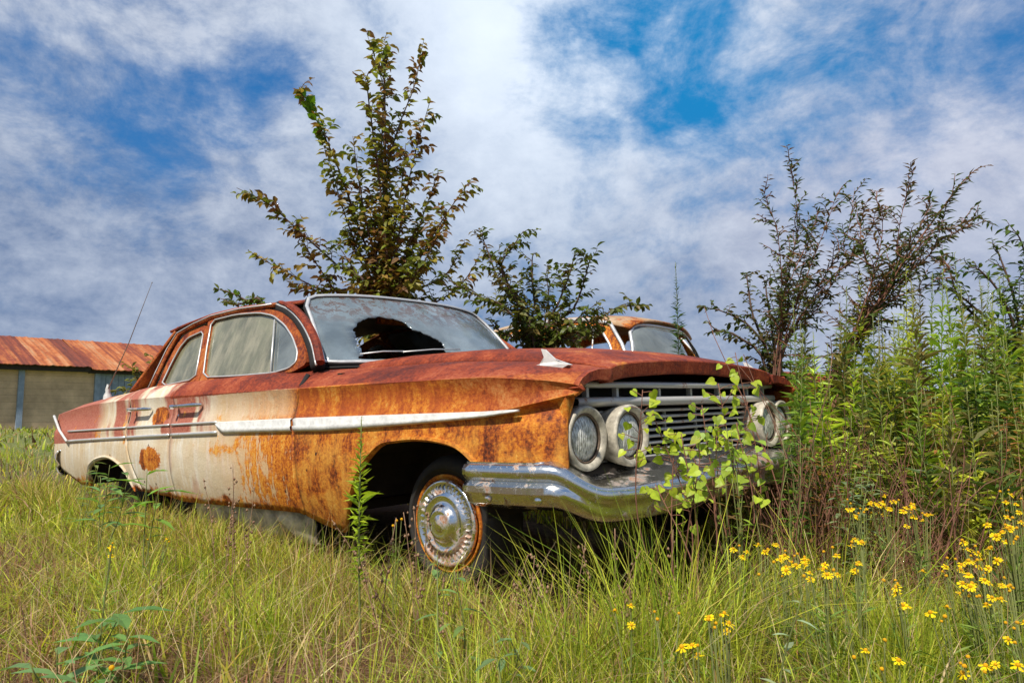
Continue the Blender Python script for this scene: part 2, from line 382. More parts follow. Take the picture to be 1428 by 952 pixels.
M['grille'] = chrome('dusty_grille_metal', (0.52, 0.50, 0.46), 0.42, 0.6, 0.35)
M['bezel'] = simple('chalky_cream_bezel', (0.42, 0.38, 0.30), 0.6, 0.1, 26, 0.55, 0.4)
M['black'] = simple('black_gap', (0.012, 0.010, 0.009), 0.9)
M['under'] = simple('dark_underbody', (0.022, 0.015, 0.011), 0.9, 0, 12, 0.5, 0.4)
M['rubber'] = simple('perished_rubber', (0.022, 0.018, 0.015), 0.85, 0, 30, 0.4, 0.4)
M['seat'] = simple('torn_seat_cloth', (0.10, 0.075, 0.055), 0.95, 0, 9, 0.4, 0.3)
M['ring'] = simple('tarnished_ring', (.16, .11, .075), .6, .4, 60, .5)
M['liner'] = simple('old_headliner', (0.42, 0.38, 0.27), 0.9, 0, 5, 0.3)
M['white'] = simple('white_primer', (0.62, 0.61, 0.57), 0.5, 0.1, 30, 0.22, 0.25)
M['wire'] = simple('aerial_steel', (0.35, 0.33, 0.32), 0.4, 0.6)
def glass_mat(name, dust=(0.36, 0.42, 0.45), opac=0.6, streak=0.0, tint=(0.5, 0.55, 0.5), leafy=0.0):
    m, nt, b = newmat(name); nt.nodes.remove(b); out = nt.nodes['Material Output']
    co = N(nt, 'ShaderNodeTexCoord').outputs['Object']
    n1 = noise(nt, co, 3.5, 6, 0.6, 0.3); n2 = noise(nt, scl(nt, co, (9, 9, 1.2)), 1.2, 5, 0.6); n3 = noise(nt, co, 140, 3, 0.6)
    dcol = mix(nt, mr(nt, n1, 0.35, 0.65), tuple(k * 0.6 for k in dust), tuple(k * 1.12 for k in dust))  # dust tone spread also carries streaky reflections on the windshield
    if streak: dcol = mix(nt, mth(nt, 'MULTIPLY', mr(nt, n2, 0.44, 0.64), streak), dcol, (0.46, 0.42, 0.28))  # pale streak colour stands in for reflections on the side glass
    dcol = mix(nt, mth(nt, 'MULTIPLY', mr(nt, n3, 0.5, 0.7), 0.4), dcol, tuple(k * 0.6 for k in dust))
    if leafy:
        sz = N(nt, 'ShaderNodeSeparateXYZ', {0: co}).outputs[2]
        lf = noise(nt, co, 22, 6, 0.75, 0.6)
        leaf_refl = mth(nt, 'MULTIPLY', mr(nt, mth(nt, 'ADD', lf, mth(nt, 'MULTIPLY', n1, 0.35)), 0.655, 0.70), mr(nt, sz, 1.22, 1.34))
        dcol = mix(nt, mth(nt, 'MULTIPLY', leaf_refl, leafy), dcol, (0.16, 0.09, 0.06))  # dark leaf reflections painted into the upper windshield colour
    dif = N(nt, 'ShaderNodeBsdfDiffuse', {'Color': dcol}); gl = N(nt, 'ShaderNodeBsdfGlossy', {'Color': (0.9, 0.95, 1, 1), 'Roughness': 0.13})
    tr = N(nt, 'ShaderNodeBsdfTransparent', {'Color': tint})
    fr = N(nt, 'ShaderNodeFresnel', {'IOR': 1.5})
    op = mth(nt, 'MULTIPLY', mr(nt, n1, 0.3, 0.7, 0.85, 1.0), opac)
    s1 = N(nt, 'ShaderNodeMixShader', {0: op, 1: tr.outputs[0], 2: dif.outputs[0]})
    s2 = N(nt, 'ShaderNodeMixShader', {0: mth(nt, 'ADD', mth(nt, 'MULTIPLY', fr.outputs[0], 0.75), 0.035), 1: s1.outputs[0], 2: gl.outputs[0]})
    nt.links.new(s2.outputs[0], out.inputs[0]); return m
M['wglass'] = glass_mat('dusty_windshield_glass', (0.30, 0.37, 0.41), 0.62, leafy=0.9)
M['sglass'] = glass_mat('dusty_reflection_streaked_glass', (0.24, 0.235, 0.145), 0.76, 0.8)
M['vglass'] = glass_mat('grey_vent_glass', (0.25, 0.28, 0.27), 0.72, 0.0)
def lens_mat():
    m, nt, b = newmat('fluted_lamp_lens'); co = N(nt, 'ShaderNodeTexCoord').outputs['Object']; s = N(nt, 'ShaderNodeSeparateXYZ', {0: co})
    fl = mth(nt, 'SINE', mth(nt, 'MULTIPLY', s.outputs[1], 700)); n = noise(nt, scl(nt, co, (1, 6, 2.5)), 22, 5, 0.6)
    c = mix(nt, mr(nt, n, 0.36, 0.64), (0.24, 0.24, 0.21), (0.85, 0.85, 0.80)); nt.links.new(c, b.inputs['Base Color'])
    b.inputs['Metallic'].default_value = 0.12; b.inputs['Roughness'].default_value = 0.22
    h = mth(nt, 'ADD', fl, mth(nt, 'MULTIPLY', n, 2.0))
    bp = N(nt, 'ShaderNodeBump', {'Strength': 0.5, 'Distance': 0.002, 'Height': h}); nt.links.new(bp.outputs[0], b.inputs['Normal'])
    b.inputs['Coat Weight'].default_value = 0.6; b.inputs['Coat Roughness'].default_value = 0.05
    return m
M['lens'] = lens_mat()
def leaf_mat(name, trans=0.35, rough=0.45, spec=0.35):
    m, nt, b = newmat(name); out = nt.nodes['Material Output']
    a = N(nt, 'ShaderNodeVertexColor', layer_name='col').outputs[0]
    oc = N(nt, 'ShaderNodeTexCoord').outputs['Object']; n = noise(nt, oc, 55, 3, 0.6)
    c = mix(nt, mr(nt, n, 0.3, 0.7, 0.0, 0.45), a, mix(nt, 1.0, a, (1.7, 1.5, 1.2), 'MULTIPLY'))
    nt.links.new(c, b.inputs['Base Color']); b.inputs['Roughness'].default_value = rough; b.inputs['Specular IOR Level'].default_value = spec
    t = N(nt, 'ShaderNodeBsdfTranslucent', {'Color': mix(nt, 1.0, c, (1.5, 1.6, 0.8), 'MULTIPLY')})
    s = N(nt, 'ShaderNodeMixShader', {0: trans, 1: b.outputs[0], 2: t.outputs[0]}); nt.links.new(s.outputs[0], out.inputs[0])
    return m
M['leaf'] = leaf_mat('leaf'); M['grass'] = leaf_mat('grass_blade', 0.35, 0.5, 0.3); M['petal'] = leaf_mat('yellow_petal', 0.3, 0.6, 0.1)
M['bark'] = simple('twig_bark', (0.10, 0.06, 0.04), 0.9, 0, 40, 0.4, 0.3); M['redstem'] = simple('reddish_stem', (0.20, 0.085, 0.05), 0.8, 0, 30, 0.4)
M['gstem'] = simple('green_stem', (0.17, 0.19, 0.05), 0.7, 0, 30, 0.3); M['dry'] = simple('dry_stem', (0.26, 0.15, 0.085), 0.9, 0, 30, 0.4)

# ------------------------------------------------------------------ ground
def ground():
    m, nt, b = newmat('field_soil'); co = N(nt, 'ShaderNodeTexCoord').outputs['Object']
    n1 = noise(nt, co, 0.6, 6, 0.6); n2 = noise(nt, co, 14, 8, 0.7); n3 = noise(nt, co, 90, 5, 0.7)
    near = ramp(nt, mth(nt, 'ADD', mth(nt, 'MULTIPLY', n2, 0.6), mth(nt, 'MULTIPLY', n3, 0.4)), [(0.3, (0.05, 0.028, 0.016)), (0.5, (0.13, 0.075, 0.04)), (0.62, (0.22, 0.14, 0.08)), (0.75, (0.10, 0.11, 0.035))])
    far = ramp(nt, mth(nt, 'ADD', mth(nt, 'MULTIPLY', n1, 0.5), mth(nt, 'MULTIPLY', n2, 0.5)), [(0.3, (0.08, 0.10, 0.02)), (0.5, (0.16, 0.18, 0.035)), (0.7, (0.26, 0.23, 0.07))])
    dist = N(nt, 'ShaderNodeVectorMath', {0: co, 1: (0, 0, 0)}, operation='LENGTH').outputs['Value']
    c = mix(nt, mr(nt, dist, 7, 16), near, far); nt.links.new(c, b.inputs['Base Color']); b.inputs['Roughness'].default_value = 0.95
    bp = N(nt, 'ShaderNodeBump', {'Strength': 0.8, 'Distance': 0.03, 'Height': mth(nt, 'ADD', n2, n3)}); nt.links.new(bp.outputs[0], b.inputs['Normal'])
    g = MB(); n = 90
    def cc(i): t = 2 * i / n - 1; return math.copysign(abs(t) ** 3.2, t) * 900 + t * 14
    rows = []
    for i in range(n + 1):
        row = []
        for j in range(n + 1):
            x, y = cc(j), cc(i); d = math.hypot(x, y)
            z = (0.03 * math.sin(x * 1.7 + 1) * math.sin(y * 1.3) + 0.02 * math.sin(x * 3.1 + y * 2.3)) * min(1, 30 / (d + 1)) - 0.01
            row.append((x, y, z))
        rows.append(row)
    g.grid(rows); tag(link('ground', g.mesh('ground'), m), kind='structure')
ground()
def gz(x, y):
    d = np.hypot(x, y)
    return (0.03 * np.sin(x * 1.7 + 1) * np.sin(y * 1.3) + 0.02 * np.sin(x * 3.1 + y * 2.3)) * np.minimum(1, 30 / (d + 1)) - 0.01

# ------------------------------------------------------------------ shed
def shed():
    Mr, nt, b = newmat('rusted_roof_sheet'); co = N(nt, 'ShaderNodeTexCoord').outputs['Object']; s = N(nt, 'ShaderNodeSeparateXYZ', {0: co})
    st = noise(nt, scl(nt, co, (1.6, 0.16, 0.16)), 2.4, 5, 0.6); fi = noise(nt, co, 5, 6, 0.7)
    cell = N(nt, 'ShaderNodeTexWhiteNoise', {'W': mth(nt, 'FLOOR', mth(nt, 'MULTIPLY', s.outputs[0], 1 / 0.62))}, noise_dimensions='1D').outputs[0]
    f = mth(nt, 'ADD', mth(nt, 'MULTIPLY', st, 0.55), mth(nt, 'ADD', mth(nt, 'MULTIPLY', fi, 0.3), mth(nt, 'MULTIPLY', cell, 0.22)))
    c = ramp(nt, f, [(0.34, (0.09, 0.02, 0.010)), (0.50, (0.22, 0.042, 0.012)), (0.6, (0.42, 0.12, 0.025)), (0.74, (0.46, 0.25, 0.12))])
    nt.links.new(c, b.inputs['Base Color']); b.inputs['Roughness'].default_value = 0.7
    wood = simple('bleached_siding', (0.60, 0.42, 0.26), 0.9, 0, 1.3, 0.3, 0.4); blue = simple('blue_grey_boards', (0.25, 0.31, 0.40), 0.75, 0, 5, 0.2)
    dark = simple('dark_eave', (0.035, 0.028, 0.024), 0.9, 0, 8, 0.4)
    A = Vector((-20.0, 28.0, 0)); B = Vector((-15.8, 32.4, 0)); ang = math.atan2(B.y - A.y, B.x - A.x)
    root = empty('shed', A, ang); tag(root, 'long low shed with rusty ribbed metal roof and tan walls in the far field', 'shed')
    # local x along the wall, y away from the camera
    x0, x1, ey, H = -16.0, 9.5, 0.0, 2.42
    for i, (a, bb, mt, nm) in enumerate([(-16, -9.3, wood, 'wall_panel'), (-9.1, -5.6, wood, 'wall_panel'), (-5.4, -2.3, wood, 'wall_panel'), (-2.1, 0.62, wood, 'wall_panel'), (0.82, 3.35, wood, 'wall_panel'), (3.55, 9.5, blue, 'wall_panel')]):
        m = MB(); n = 9
        for k in range(n):
            z0 = k * H / n; m.box(((a + bb) / 2, 0.10 + (k % 2) * 0.008, z0 + H / n / 2), (bb - a, 0.05, H / n - 0.005)) if mt is wood else None
        if mt is blue:
            k = a
            while k < bb: m.box((k + 0.12, 0.10 + 0.012 * (int(k * 4) % 2), H / 2), (0.235, 0.05, H)); k += 0.25
        link(nm, m.mesh(nm), mt, root, smooth=False)
    for px in (-9.2, -5.5, -2.2, 0.72, 3.45, 9.5):
        m = MB(); m.box((px, 0.02, H / 2), (0.2, 0.14, H)); link('post', m.mesh('post'), blue, root, smooth=False)
    m = MB(); m.box(((x0 + x1) / 2, 3.0, H / 2), (x1 - x0, 5.6, H - 0.05)); link('back_room', m.mesh('back_room'), dark, root, smooth=False)
    m = MB(); m.box(((x0 + 3.1) / 2, -0.12, H + 0.04), (3.1 - x0, 0.28, 0.24)); m.box(((x1 + 3.1) / 2, -0.05, H - 0.02), (x1 - 3.1, 0.3, 0.2)); link('eave_board', m.mesh('eave_board'), dark, root, smooth=False)
    for (xa, xb, zo) in ((x0 - 0.3, 3.1, 0.0), (3.12, x1 + 0.4, -0.1)):
        m = MB(); rows = []
        n = int((xb - xa) / 0.0775); ridge_y, rz = 4.2, 4.02
        for (yy, z) in ((-0.45, H + 0.12 + zo), (1.8, (H + rz) / 2 + 0.06 + zo / 2), (ridge_y, rz), (ridge_y + 4.3, H + 0.1)):
            rows.append([Vector((xa + i * 0.0775, yy, z + (0.035 if i % 8 == 0 else (0.012 if i % 2 else 0.0)))) for i in range(n + 1)])
        m.grid(rows); o = link('roof', m.mesh('roof'), Mr, root, smooth=False)
        so = o.modifiers.new('thick', 'SOLIDIFY'); so.thickness = 0.03
shed()

# ------------------------------------------------------------------ the rusty sedan
OFF = Vector((-1.8, 0, 0.08))
car = empty('rusty_sedan'); car.matrix_world = CARM @ Matrix.Translation(OFF)
tag(car, 'rusted orange and cream four-door sedan with four round headlights sunk in grass', 'car')
def part(name, m, mat, parent=None, smooth=True, clean=False, sol=None, solo=-1, bev=0):
    me = m.mesh(name, clean) if isinstance(m, MB) else m
    p = parent or car
    if mat in (M['side'], M['top'], M['deck'], M['chrome']) and smooth: sharp = 24 if mat is not M['chrome'] else 50
    else: sharp = 0
    o = link(name, me, mat, p, smooth, -OFF if p is car else None)
    if sharp: me.set_sharp_from_angle(angle=R(sharp))
    if sol:
        so = o.modifiers.new('thick', 'SOLIDIFY'); so.thickness = sol; so.offset = solo; so.use_even_offset = False
    if bev:
        bv = o.modifiers.new('bevel', 'BEVEL'); bv.width = bev; bv.segments = 2; bv.limit_method = 'ANGLE'
    return o
Az = [(-4.4, .875), (-4.0, .925), (-3.5, .955), (-3.1, .975), (-2.7, .985), (-2.1, .99), (-1.1, .985), (-.8, .982), (-.4, .972), (0, .965), (.22, .95), (.5, .928), (.67, .906), (.78, .875)]
Ay = [(-4.4, -.74), (-3.1, -.76), (-2.75, -.85), (-1.1, -.86), (-.9, -.78), (-.6, -.69), (.4, -.685), (.78, -.66)]
Bz = [(-4.4, .845), (-4.0, .875), (-3.5, .90), (-2.9, .908), (-2.1, .905), (-.7, .887), (0, .88), (.45, .873), (.7, .848), (.8, .825)]
By = [(-4.4, -.90), (-3.5, -.935), (-2.5, -.965), (-.7, -.975), (.3, -.975), (.55, -.96), (.7, -.925), (.8, -.88)]
Dz = [(-4.4, .71), (-3.9, .715), (-2.4, .737), (-1.45, .75), (-.7, .757), (.5, .757), (.68, .788), (.8, .812)]
Dy = [(-4.4, -.93), (-3.5, -.965), (-2.4, -.98), (.2, -.98), (.5, -.968), (.68, -.93), (.8, -.885)]
Ez = [(-4.4, .62), (-3.9, .643), (-2.4, .678), (-1.45, .697), (-.7, .70), (.2, .722), (.5, .735), (.68, .768), (.8, .795)]
Ei = [(-4.4, 0), (.35, 0), (.55, .022), (.8, .035)]
Wy = [(-4.4, -.93), (-3.5, -.97), (-2.5, -.988), (.2, -.99), (.5, -.975), (.65, -.945), (.8, -.90)]
Hz = [(-4.4, .50), (-4.2, .42), (-3.8, .32), (-2.6, .34), (-2.2, .33), (-2.0, .31), (-.8, .335), (-.76, .334), (-.6, .295), (-.45, .268), (-.44, .268), (.42, .555), (.8, .555)]
ARC = [(-.45, .268), (-.326, .451), (-.25, .55), (-.128, .642), (-.02, .661), (.083, .667), (.2, .661), (.309, .638), (.395, .583), (.42, .555)]
ARCR = [(-3.56, .31), (-3.50, .44), (-3.40, .495), (-3.289, .522), (-3.13, .538), (-3.0, .53), (-2.87, .50), (-2.77, .455), (-2.69, .353), (-2.68, .335)]
def bottom(X):
    if ARC[0][0] < X < ARC[-1][0]: return TL(ARC, X)
    if ARCR[0][0] < X < ARCR[-1][0]: return TL(ARCR, X)
    return TL(Hz, X)
def lowy(X, z):
    w = T(Wy, X); d = (.58 - z)
    return w + (0.045 * (d / .25) ** 2 if d > 0 else 0.0) + (0.010 * (d / .12) ** 2 if d < 0 else 0)
def column(X):
    a = (T(Ay, X), T(Az, X)); b = (T(By, X), T(Bz, X)); d = (T(Dy, X), T(Dz, X)); e = (T(Dy, X) + T(Ei, X), T(Ez, X))
    zb = bottom(X); out = []
    for t in (0, .12, .35, .6, .82, .95, 1):
        bul = 0.014 * math.sin(math.pi * t); out.append((a[0] + (b[0] - a[0]) * t, a[1] + (b[1] - a[1]) * t ** 1.25 + bul))
    for t in (.06, .25, .5, .75, .94, 1):
        out.append((b[0] + (d[0] - b[0]) * t + 0.014 * math.sin(math.pi * t), b[1] + (d[1] - b[1]) * t))
    out.append((d[0] * 0.5 + e[0] * 0.5 - (0.004 if T(Ei, X) < .005 else -0.006), d[1] * .55 + e[1] * .45))
    out.append((e[0], e[1]))
    ly = lambda z: max(lowy(X, z), e[0] - 0.02)
    for k in range(1, 13):
        t = k / 12; z = e[1] + (zb - e[1]) * t; y = lowy(X, z); s = min(1, t * 5)
        out.append((e[0] * (1 - s) + y * s, z))
    return out
SE1 = [(.2, -.722), (.35, -.727), (.6, -.745), (.75, -.772), (.885, -.74), (.95, -.80), (1.0, -.84)]
SE2 = [(.2, -2.07), (1.0, -2.10)]
SE3 = [(.2, -2.50), (.36, -2.53), (.45, -2.60), (.6, -2.72), (.72, -2.76), (1.0, -2.78)]
def panel(xl, xr, ncol):
    """xl, xr: seam tables z -> X"""
    fl = (lambda z: xl) if not hasattr(xl, '__len__') else (lambda z: TL(xl, z)); fr = (lambda z: xr) if not hasattr(xr, '__len__') else (lambda z: TL(xr, z))
    rows = []
    for i in range(ncol + 1):
        s = i / ncol; xn = fl(.6) + (fr(.6) - fl(.6)) * s; base = column(xn); r = []
        for (y, z) in base: r.append(fl(z) + (fr(z) - fl(z)) * s)
        # re-evaluate each point at its own X
        pts = []
        for k, x in enumerate(r):
            c = column(x)[k]; pts.append(Vector((x, c[0], c[1])))
        rows.append(pts)
    return rows
def side_parts(sgn):
    def mk(rows):
        m = MB(); rr_ = [[Vector((p.x, p.y * (1 if sgn < 0 else -1), p.z)) for p in r] for r in rows]
        if sgn > 0: rr_ = rr_[::-1]
        m.grid(rr_); return m
    G = 0.005
    sh = lambda tab, d: [(z, x + d) for z, x in tab]
    P = {}
    P['fender'] = part('front_fender', mk(panel(sh(SE1, G), [(.3, .735), (.775, .735), (.80, .76), (.82, .785), (.86, .755), (.9, .737)], 90)), M['side'], sol=.014)
    P['door'] = part('front_door', mk(panel(sh(SE2, G), sh(SE1, -G), 46)), M['side'], sol=.014)
    P['rdoor'] = part('rear_door', mk(panel(sh(SE3, G), sh(SE2, -G), 34)), M['side'], sol=.014)
    P['quarter'] = part('rear_quarter_panel', mk(panel(-4.4, sh(SE3, -G), 70)), M['side'], sol=.014)
    return P
near = side_parts(-1); far_ = side_parts(1)
for P_, sg in ((near, -1), (far_, 1)):
    # dark strip behind the panel seams, inner sills
    for tab in (SE1, SE2, SE3):
        m = MB(); pts = []
        for k in range(14):
            z = .345 + (.95 - .345) * k / 13; X = TL(tab, z); y = np.interp(z, [.33, .58, .7, .76, .82, .9, .97], [-.93, -.965, -.955, -.955, -.94, -.945, -.86]); pts.append((X, y * -sg, z))
        m.tube(pts, 0.014, 5); part('door_seam', m, M['black'])
# arch lips
for sg in (-1, 1):
    for tab, host in ((ARC, 'fender'), (ARCR, 'quarter')):
        m = MB(); pts = [Vector((x, (lowy(x, z) + .001) * -sg, z)) for x, z in [(p[0], p[1]) for p in curve([(a, b, 0) for a, b in tab[(1 if tab is ARC else 0):]], 4)]]
        m.tube(pts, 0.010, 6, flat=1.6); part('wheel_arch_lip', m, M['side'], (near if sg < 0 else far_)[host])
# wheel wells and underbody: dark shells with depth
for (xc, rx, zt, zl) in ((-.02, .44, .70, .40), (-3.1, .46, .58, .34)):
    for sg in (-1, 1):
        m = MB(); rows = []
        for k in range(13):
            a = math.pi * k / 12; x = xc + rx * math.cos(a); z = zl + (zt - zl) * math.sin(a) ** .6
            rows.append([(x, sg * .955, z), (x, sg * .5, z)])
        m.grid(rows); m.add([(xc + rx * math.cos(math.pi * k / 12), sg * .5, zl + (zt - zl) * math.sin(math.pi * k / 12) ** .6) for k in range(13)], [tuple(range(13))])
        part('wheel_well', m, M['under'], smooth=False, sol=.006, clean=True)
m = MB(); m.box((-1.55, 0, .36), (2.0, 1.72, .04)); m.box((-3.2, 0, .42), (2.2, .98, .04)); m.box((.1, 0, .45), (1.1, .98, .05)); m.box((-4.0, 0, .45), (.7, 1.7, .03))
m.box((-.58, 0, .65), (.03, 1.72, .6)); m.box((.62, 0, .5), (.02, 1.5, .25)); part('floor_pan', m, M['under'], smooth=False)
# hanging rusty white sill under the front door
m = MB(); rows = []
for k in range(15):
    x = -1.95 + k * .085; rows.append([(x, -.90 + .01 * math.sin(k * 2), .325), (x, -.885 + .012 * math.sin(k), .27), (x, -.87, .20 + .02 * math.sin(k * 1.3) + (.05 if k in (4, 5, 11) else 0)), (x, -.83, .17)])
m.grid(rows); sill_m = M['side']; part('rocker_sill', m, simple('flaking_white_sill', (0.55, 0.48, 0.38), .8, 0, 14, .55, .4), sol=.01)
m = MB(); m.box((-1.35, .88, .25), (1.2, .03, .16)); part('rocker_sill', m, M['rust'], smooth=False)

# hood
RZ = [(-1.0, 1.008), (-.43, 1.014), (0, 1.004), (.22, .988), (.45, .966), (.57, .950), (.67, .922), (.73, .905)]
m = MB(); rows = []
ys = [-.675, -.655, -.64, -.625, -.60, -.55, -.45, -.33, -.2, -.1, 0, .1, .2, .33, .45, .55, .60, .625, .64, .655, .675]
for i in range(41):
    s = i / 40; row = []
    for y in ys:
        a = abs(y); xb = -.60 - .26 * (a / .675) ** 3; xf = .715 + .02 * (a / .675) ** 2
        X = xb + (xf - xb) * (1 - (1 - s) ** 1.25)
        rz = T(RZ, X); az = T(Az, X)
        prof = np.interp(a, [0, .2, .45, .58, .615, .635, .655, .675], [.040, .037, .024, .012, .004, -.006, -.020, az - rz - .004 if az < rz else -.02]) * (1 if X < .3 else 1 - .55 * (X - .3) / .42)
        crown = (.045 if X > .4 else .0) * min(1, (X - .4) / .3) * (1 - (a / .6) ** 2) if a < .6 and X > .4 else 0
        row.append(Vector((X, y, rz + prof + crown * .25)))
    rows.append(row)
# lip
for (dx, dz) in ((.006, -.003), (.009, -.008), (.004, -.050), (-.002, -.056), (-.035, -.058)):
    rows.append([Vector((p.x + dx, p.y, p.z + dz)) for p in rows[40]])
m.grid([r[::-1] for r in rows]); hood = part('hood', m, M['top'], sol=.012)
XR = [(.3, .735), (.775, .735), (.80, .76), (.82, .785), (.86, .755), (.9, .737)]
sh_ = lambda tab: [(z, x + .005) for z, x in tab]
# fender front edge / eyebrow closing strip between hood corner and fender
for sg in (-1, 1):
    m = MB(); L = []; edge = [r for r in panel(sh_(SE1), XR, 4)[-1][:10]]
    for i_, p in enumerate(edge):
        t = min(1, i_ / 7); y = p.y * -sg; hgt = .034 * (1 - t) + .006
        L.append([Vector((p.x - .012, y, p.z + .0015)), Vector((p.x + .005, y, p.z - .002)), Vector((p.x + .005, y, p.z - hgt)), Vector((p.x - .07, y, p.z - hgt + .004))])
    m.grid(L); part('fender_brow', m, M['top'], (near if sg < 0 else far_)['fender'], sol=.008, solo=0)
# ornament fins on both fender tops
for sg in (-1, 1):
    m = MB(); y = .80 * sg
    b1 = BP(735, 508, 1, -.80); b2 = BP(796, 511, 1, -.80); z0 = (b1.z + b2.z) / 2
    xa, xb_ = b1.x, b2.x; zt = BP(760, 486, 1, -.80).z
    n = 12; vs = []
    prof = [(xa, z0 - .002), (xa + (xb_ - xa) * .35, z0 + .006), (xa + (xb_ - xa) * .42, z0 + (zt - z0) * .5), (xa + (xb_ - xa) * .36, zt), (xa + (xb_ - xa) * .45, zt - .004), (xa + (xb_ - xa) * .66, z0 + (zt - z0) * .35), (xb_, z0 - .004), (xb_ - .03, z0 - .015), (xa, z0 - .015)]
    mm = plate(prof, [], lambda x, z, k: Vector((x, y + (.5 - k) * (.009 if z > z0 + .008 else .026), z)), 0, step=.01)
    part('fender_ornament', mm, M['white'], (near if sg < 0 else far_)['fender'], smooth=False, bev=.003)
# cowl
m = MB(); rows = []
for s in np.linspace(-1, 1, 21):
    y = s * .80; a = abs(s); rows.append([(-.58 - .25 * a ** 3, y, .985), (-.66 - .26 * a ** 3, y, 1.0), (-.85 - .26 * a ** 3, y, .99)])
m.grid(rows); part('cowl', m, M['black'], sol=.01)

# windshield
def WS(s, t):
    y = (2 * s - 1); a = abs(y)
    Bp = Vector((-.64 - (.20 if y < 0 else .31) * a ** 3.0, y * .80, 1.005)); Tp = Vector((-1.15 - .09 * a ** 2.5, y * .665, 1.432 - .030 * a ** 3))
    p = Bp.lerp(Tp, t); n = Vector((.6, 0, .75)); p += n * .035 * math.sin(math.pi * t) * (1 - .5 * a); return p
def inv(u, v, F, s=.4, t=.5):
    for _ in range(25):
        q = PJ(F(s, t)); e = (u - q[0], v - q[1]); h = 1e-3
        qs = PJ(F(s + h, t)); qt = PJ(F(s, t + h))
        a, b, c, d = (qs[0] - q[0]) / h, (qt[0] - q[0]) / h, (qs[1] - q[1]) / h, (qt[1] - q[1]) / h
        det = a * d - b * c
        if abs(det) < 1e-9: break
        s += max(-.2, min(.2, (d * e[0] - b * e[1]) / det)); t += max(-.2, min(.2, (-c * e[0] + a * e[1]) / det))
    return s, t
hz = [(388, 225), (405, 205), (430, 190), (465, 178), (500, 172), (540, 180), (570, 182), (600, 192), (620, 200), (645, 215), (660, 235), (700, 245), (735, 262), (760, 270), (785, 283), (800, 295), (812, 312), (815, 330), (832, 352)]
hole = [inv(380 + x / 3.4, 390 + y / 3.4, WS) for x, y in hz]
hole += [(hole[-1][0] + .005, .10), (.5 * (hole[-1][0] + hole[0][0]), .06), (hole[0][0] + .04, .07)]
hole += [inv(380 + x / 3.4, 390 + y / 3.4, WS) for x, y in [(412, 372), (432, 350), (408, 318), (398, 290), (393, 262), (386, 245)]]
out = [(.012, .03), (.012, .2), (.012, .4), (.012, .6), (.012, .8), (.03, .93), (.06, .97)] + [(k / 20, .975) for k in range(2, 19)] + [(.94, .97), (.97, .93), (.988, .8), (.988, .6), (.988, .4), (.988, .2), (.988, .03)] + [(k / 20, .02) for k in range(19, 0, -1)]
hj = []
for i in range(len(hole)):
    a_, b_ = Vector(hole[i]), Vector(hole[(i + 1) % len(hole)]); hj.append(tuple(a_ + Vector((random.uniform(-.004, .004), random.uniform(-.008, .008)))))
    for f_ in (.35, .7): hj.append(tuple(a_.lerp(b_, f_) + Vector((random.uniform(-.006, .006), random.uniform(-.012, .012)))))
hole = hj
nW = Vector((.6, 0, .75))
mm = plate(out, [hole], lambda s, t, k: WS(s, t) - nW * .006 * k, 0, step=.05)
ws = part('windshield', mm, M['wglass'])
m = MB(); m.tube([WS(s, t) + nW * .004 for s, t in out] + [WS(*out[0]) + nW * .004], .0115, 8, caps=False); part('windshield_trim', m, M['alu'], ws)
m = MB(); m.tube([WS(s, t) - nW * .004 for s, t in out] + [WS(*out[0]) - nW * .004], .016, 8, caps=False); part('windshield_gasket', m, M['black'], ws)
for (a, b) in (((500, 498), (562, 493)), ((560, 495), (640, 490))):
    m = MB(); p = WS(*inv(*a, WS)); q = WS(*inv(*b, WS)); m.tube([p + nW * .02, p.lerp(q, .5) + nW * .025, q + nW * .015], .004, 5)
    part('wiper', m, M['alu'])
# roof
EZ = [(-3.0, 1.372), (-2.6, 1.41), (-2.3, 1.428), (-1.9, 1.425), (-1.5, 1.400), (-1.25, 1.385)]
CR = [(-3.0, .028), (-2.6, .05), (-2.2, .062), (-1.7, .060), (-1.25, .040), (-1.15, .03)]
m = MB(); rows = []
for i in range(25):
    s = i / 24; row = []
    for j in range(31):
        v = -1 + j / 15; a = abs(v); y = .685 * v; xf = -1.155 - .095 * a ** 2.5; xb = -3.0 + .16 * a ** 3; X = xb + (xf - xb) * s
        yy = y * (1.0 - .04 * s ** 4)
        row.append(Vector((X, yy, T(EZ, X) + T(CR, X) * (1 - a ** 2.4) - (.012 if a > .99 else 0))))
    rows.append(row)
m.grid([r[::-1] for r in rows]); roof = part('roof', m, M['top'], sol=.018)
m = MB(); m.grid([[Vector((p.x, p.y * .93, p.z - .03)) for p in r[::3]] for r in rows[::3]]); part('headliner', m, M['liner'], sol=.004)
# greenhouse sides
def gy(z): return -.86 + (z - .99) * .40
def SP(u, v):
    y = -.74
    for _ in range(12): p = BP(u, v, 1, y); y = gy(p.z)
    return (p.x, p.z)
fwin = [SP(*p) for p in [(284, 526), (289, 487), (296, 447), (330, 438.5), (362, 436), (382, 440), (398, 453), (409, 470), (416, 490), (414, 504), (404, 513), (383, 519.5), (330, 524)]]
rwin = [SP(*p) for p in [(225, 538), (240, 506), (252, 484), (263, 471), (285, 461), (279, 495), (273, 528)]]
fout = [SP(*p) for p in [(279.5, 532), (285, 487), (291, 442), (330, 433), (370, 430), (389, 434), (405, 446), (418, 466), (426, 490), (427, 507)]] + [(-.98, .975), (-2.1, .975)]
rout = [SP(*p) for p in [(216, 543), (232, 507), (246, 480), (259, 465), (289, 452), (284, 487), (278.5, 532)]] + [(-2.15, .975), (-2.7, .97)]
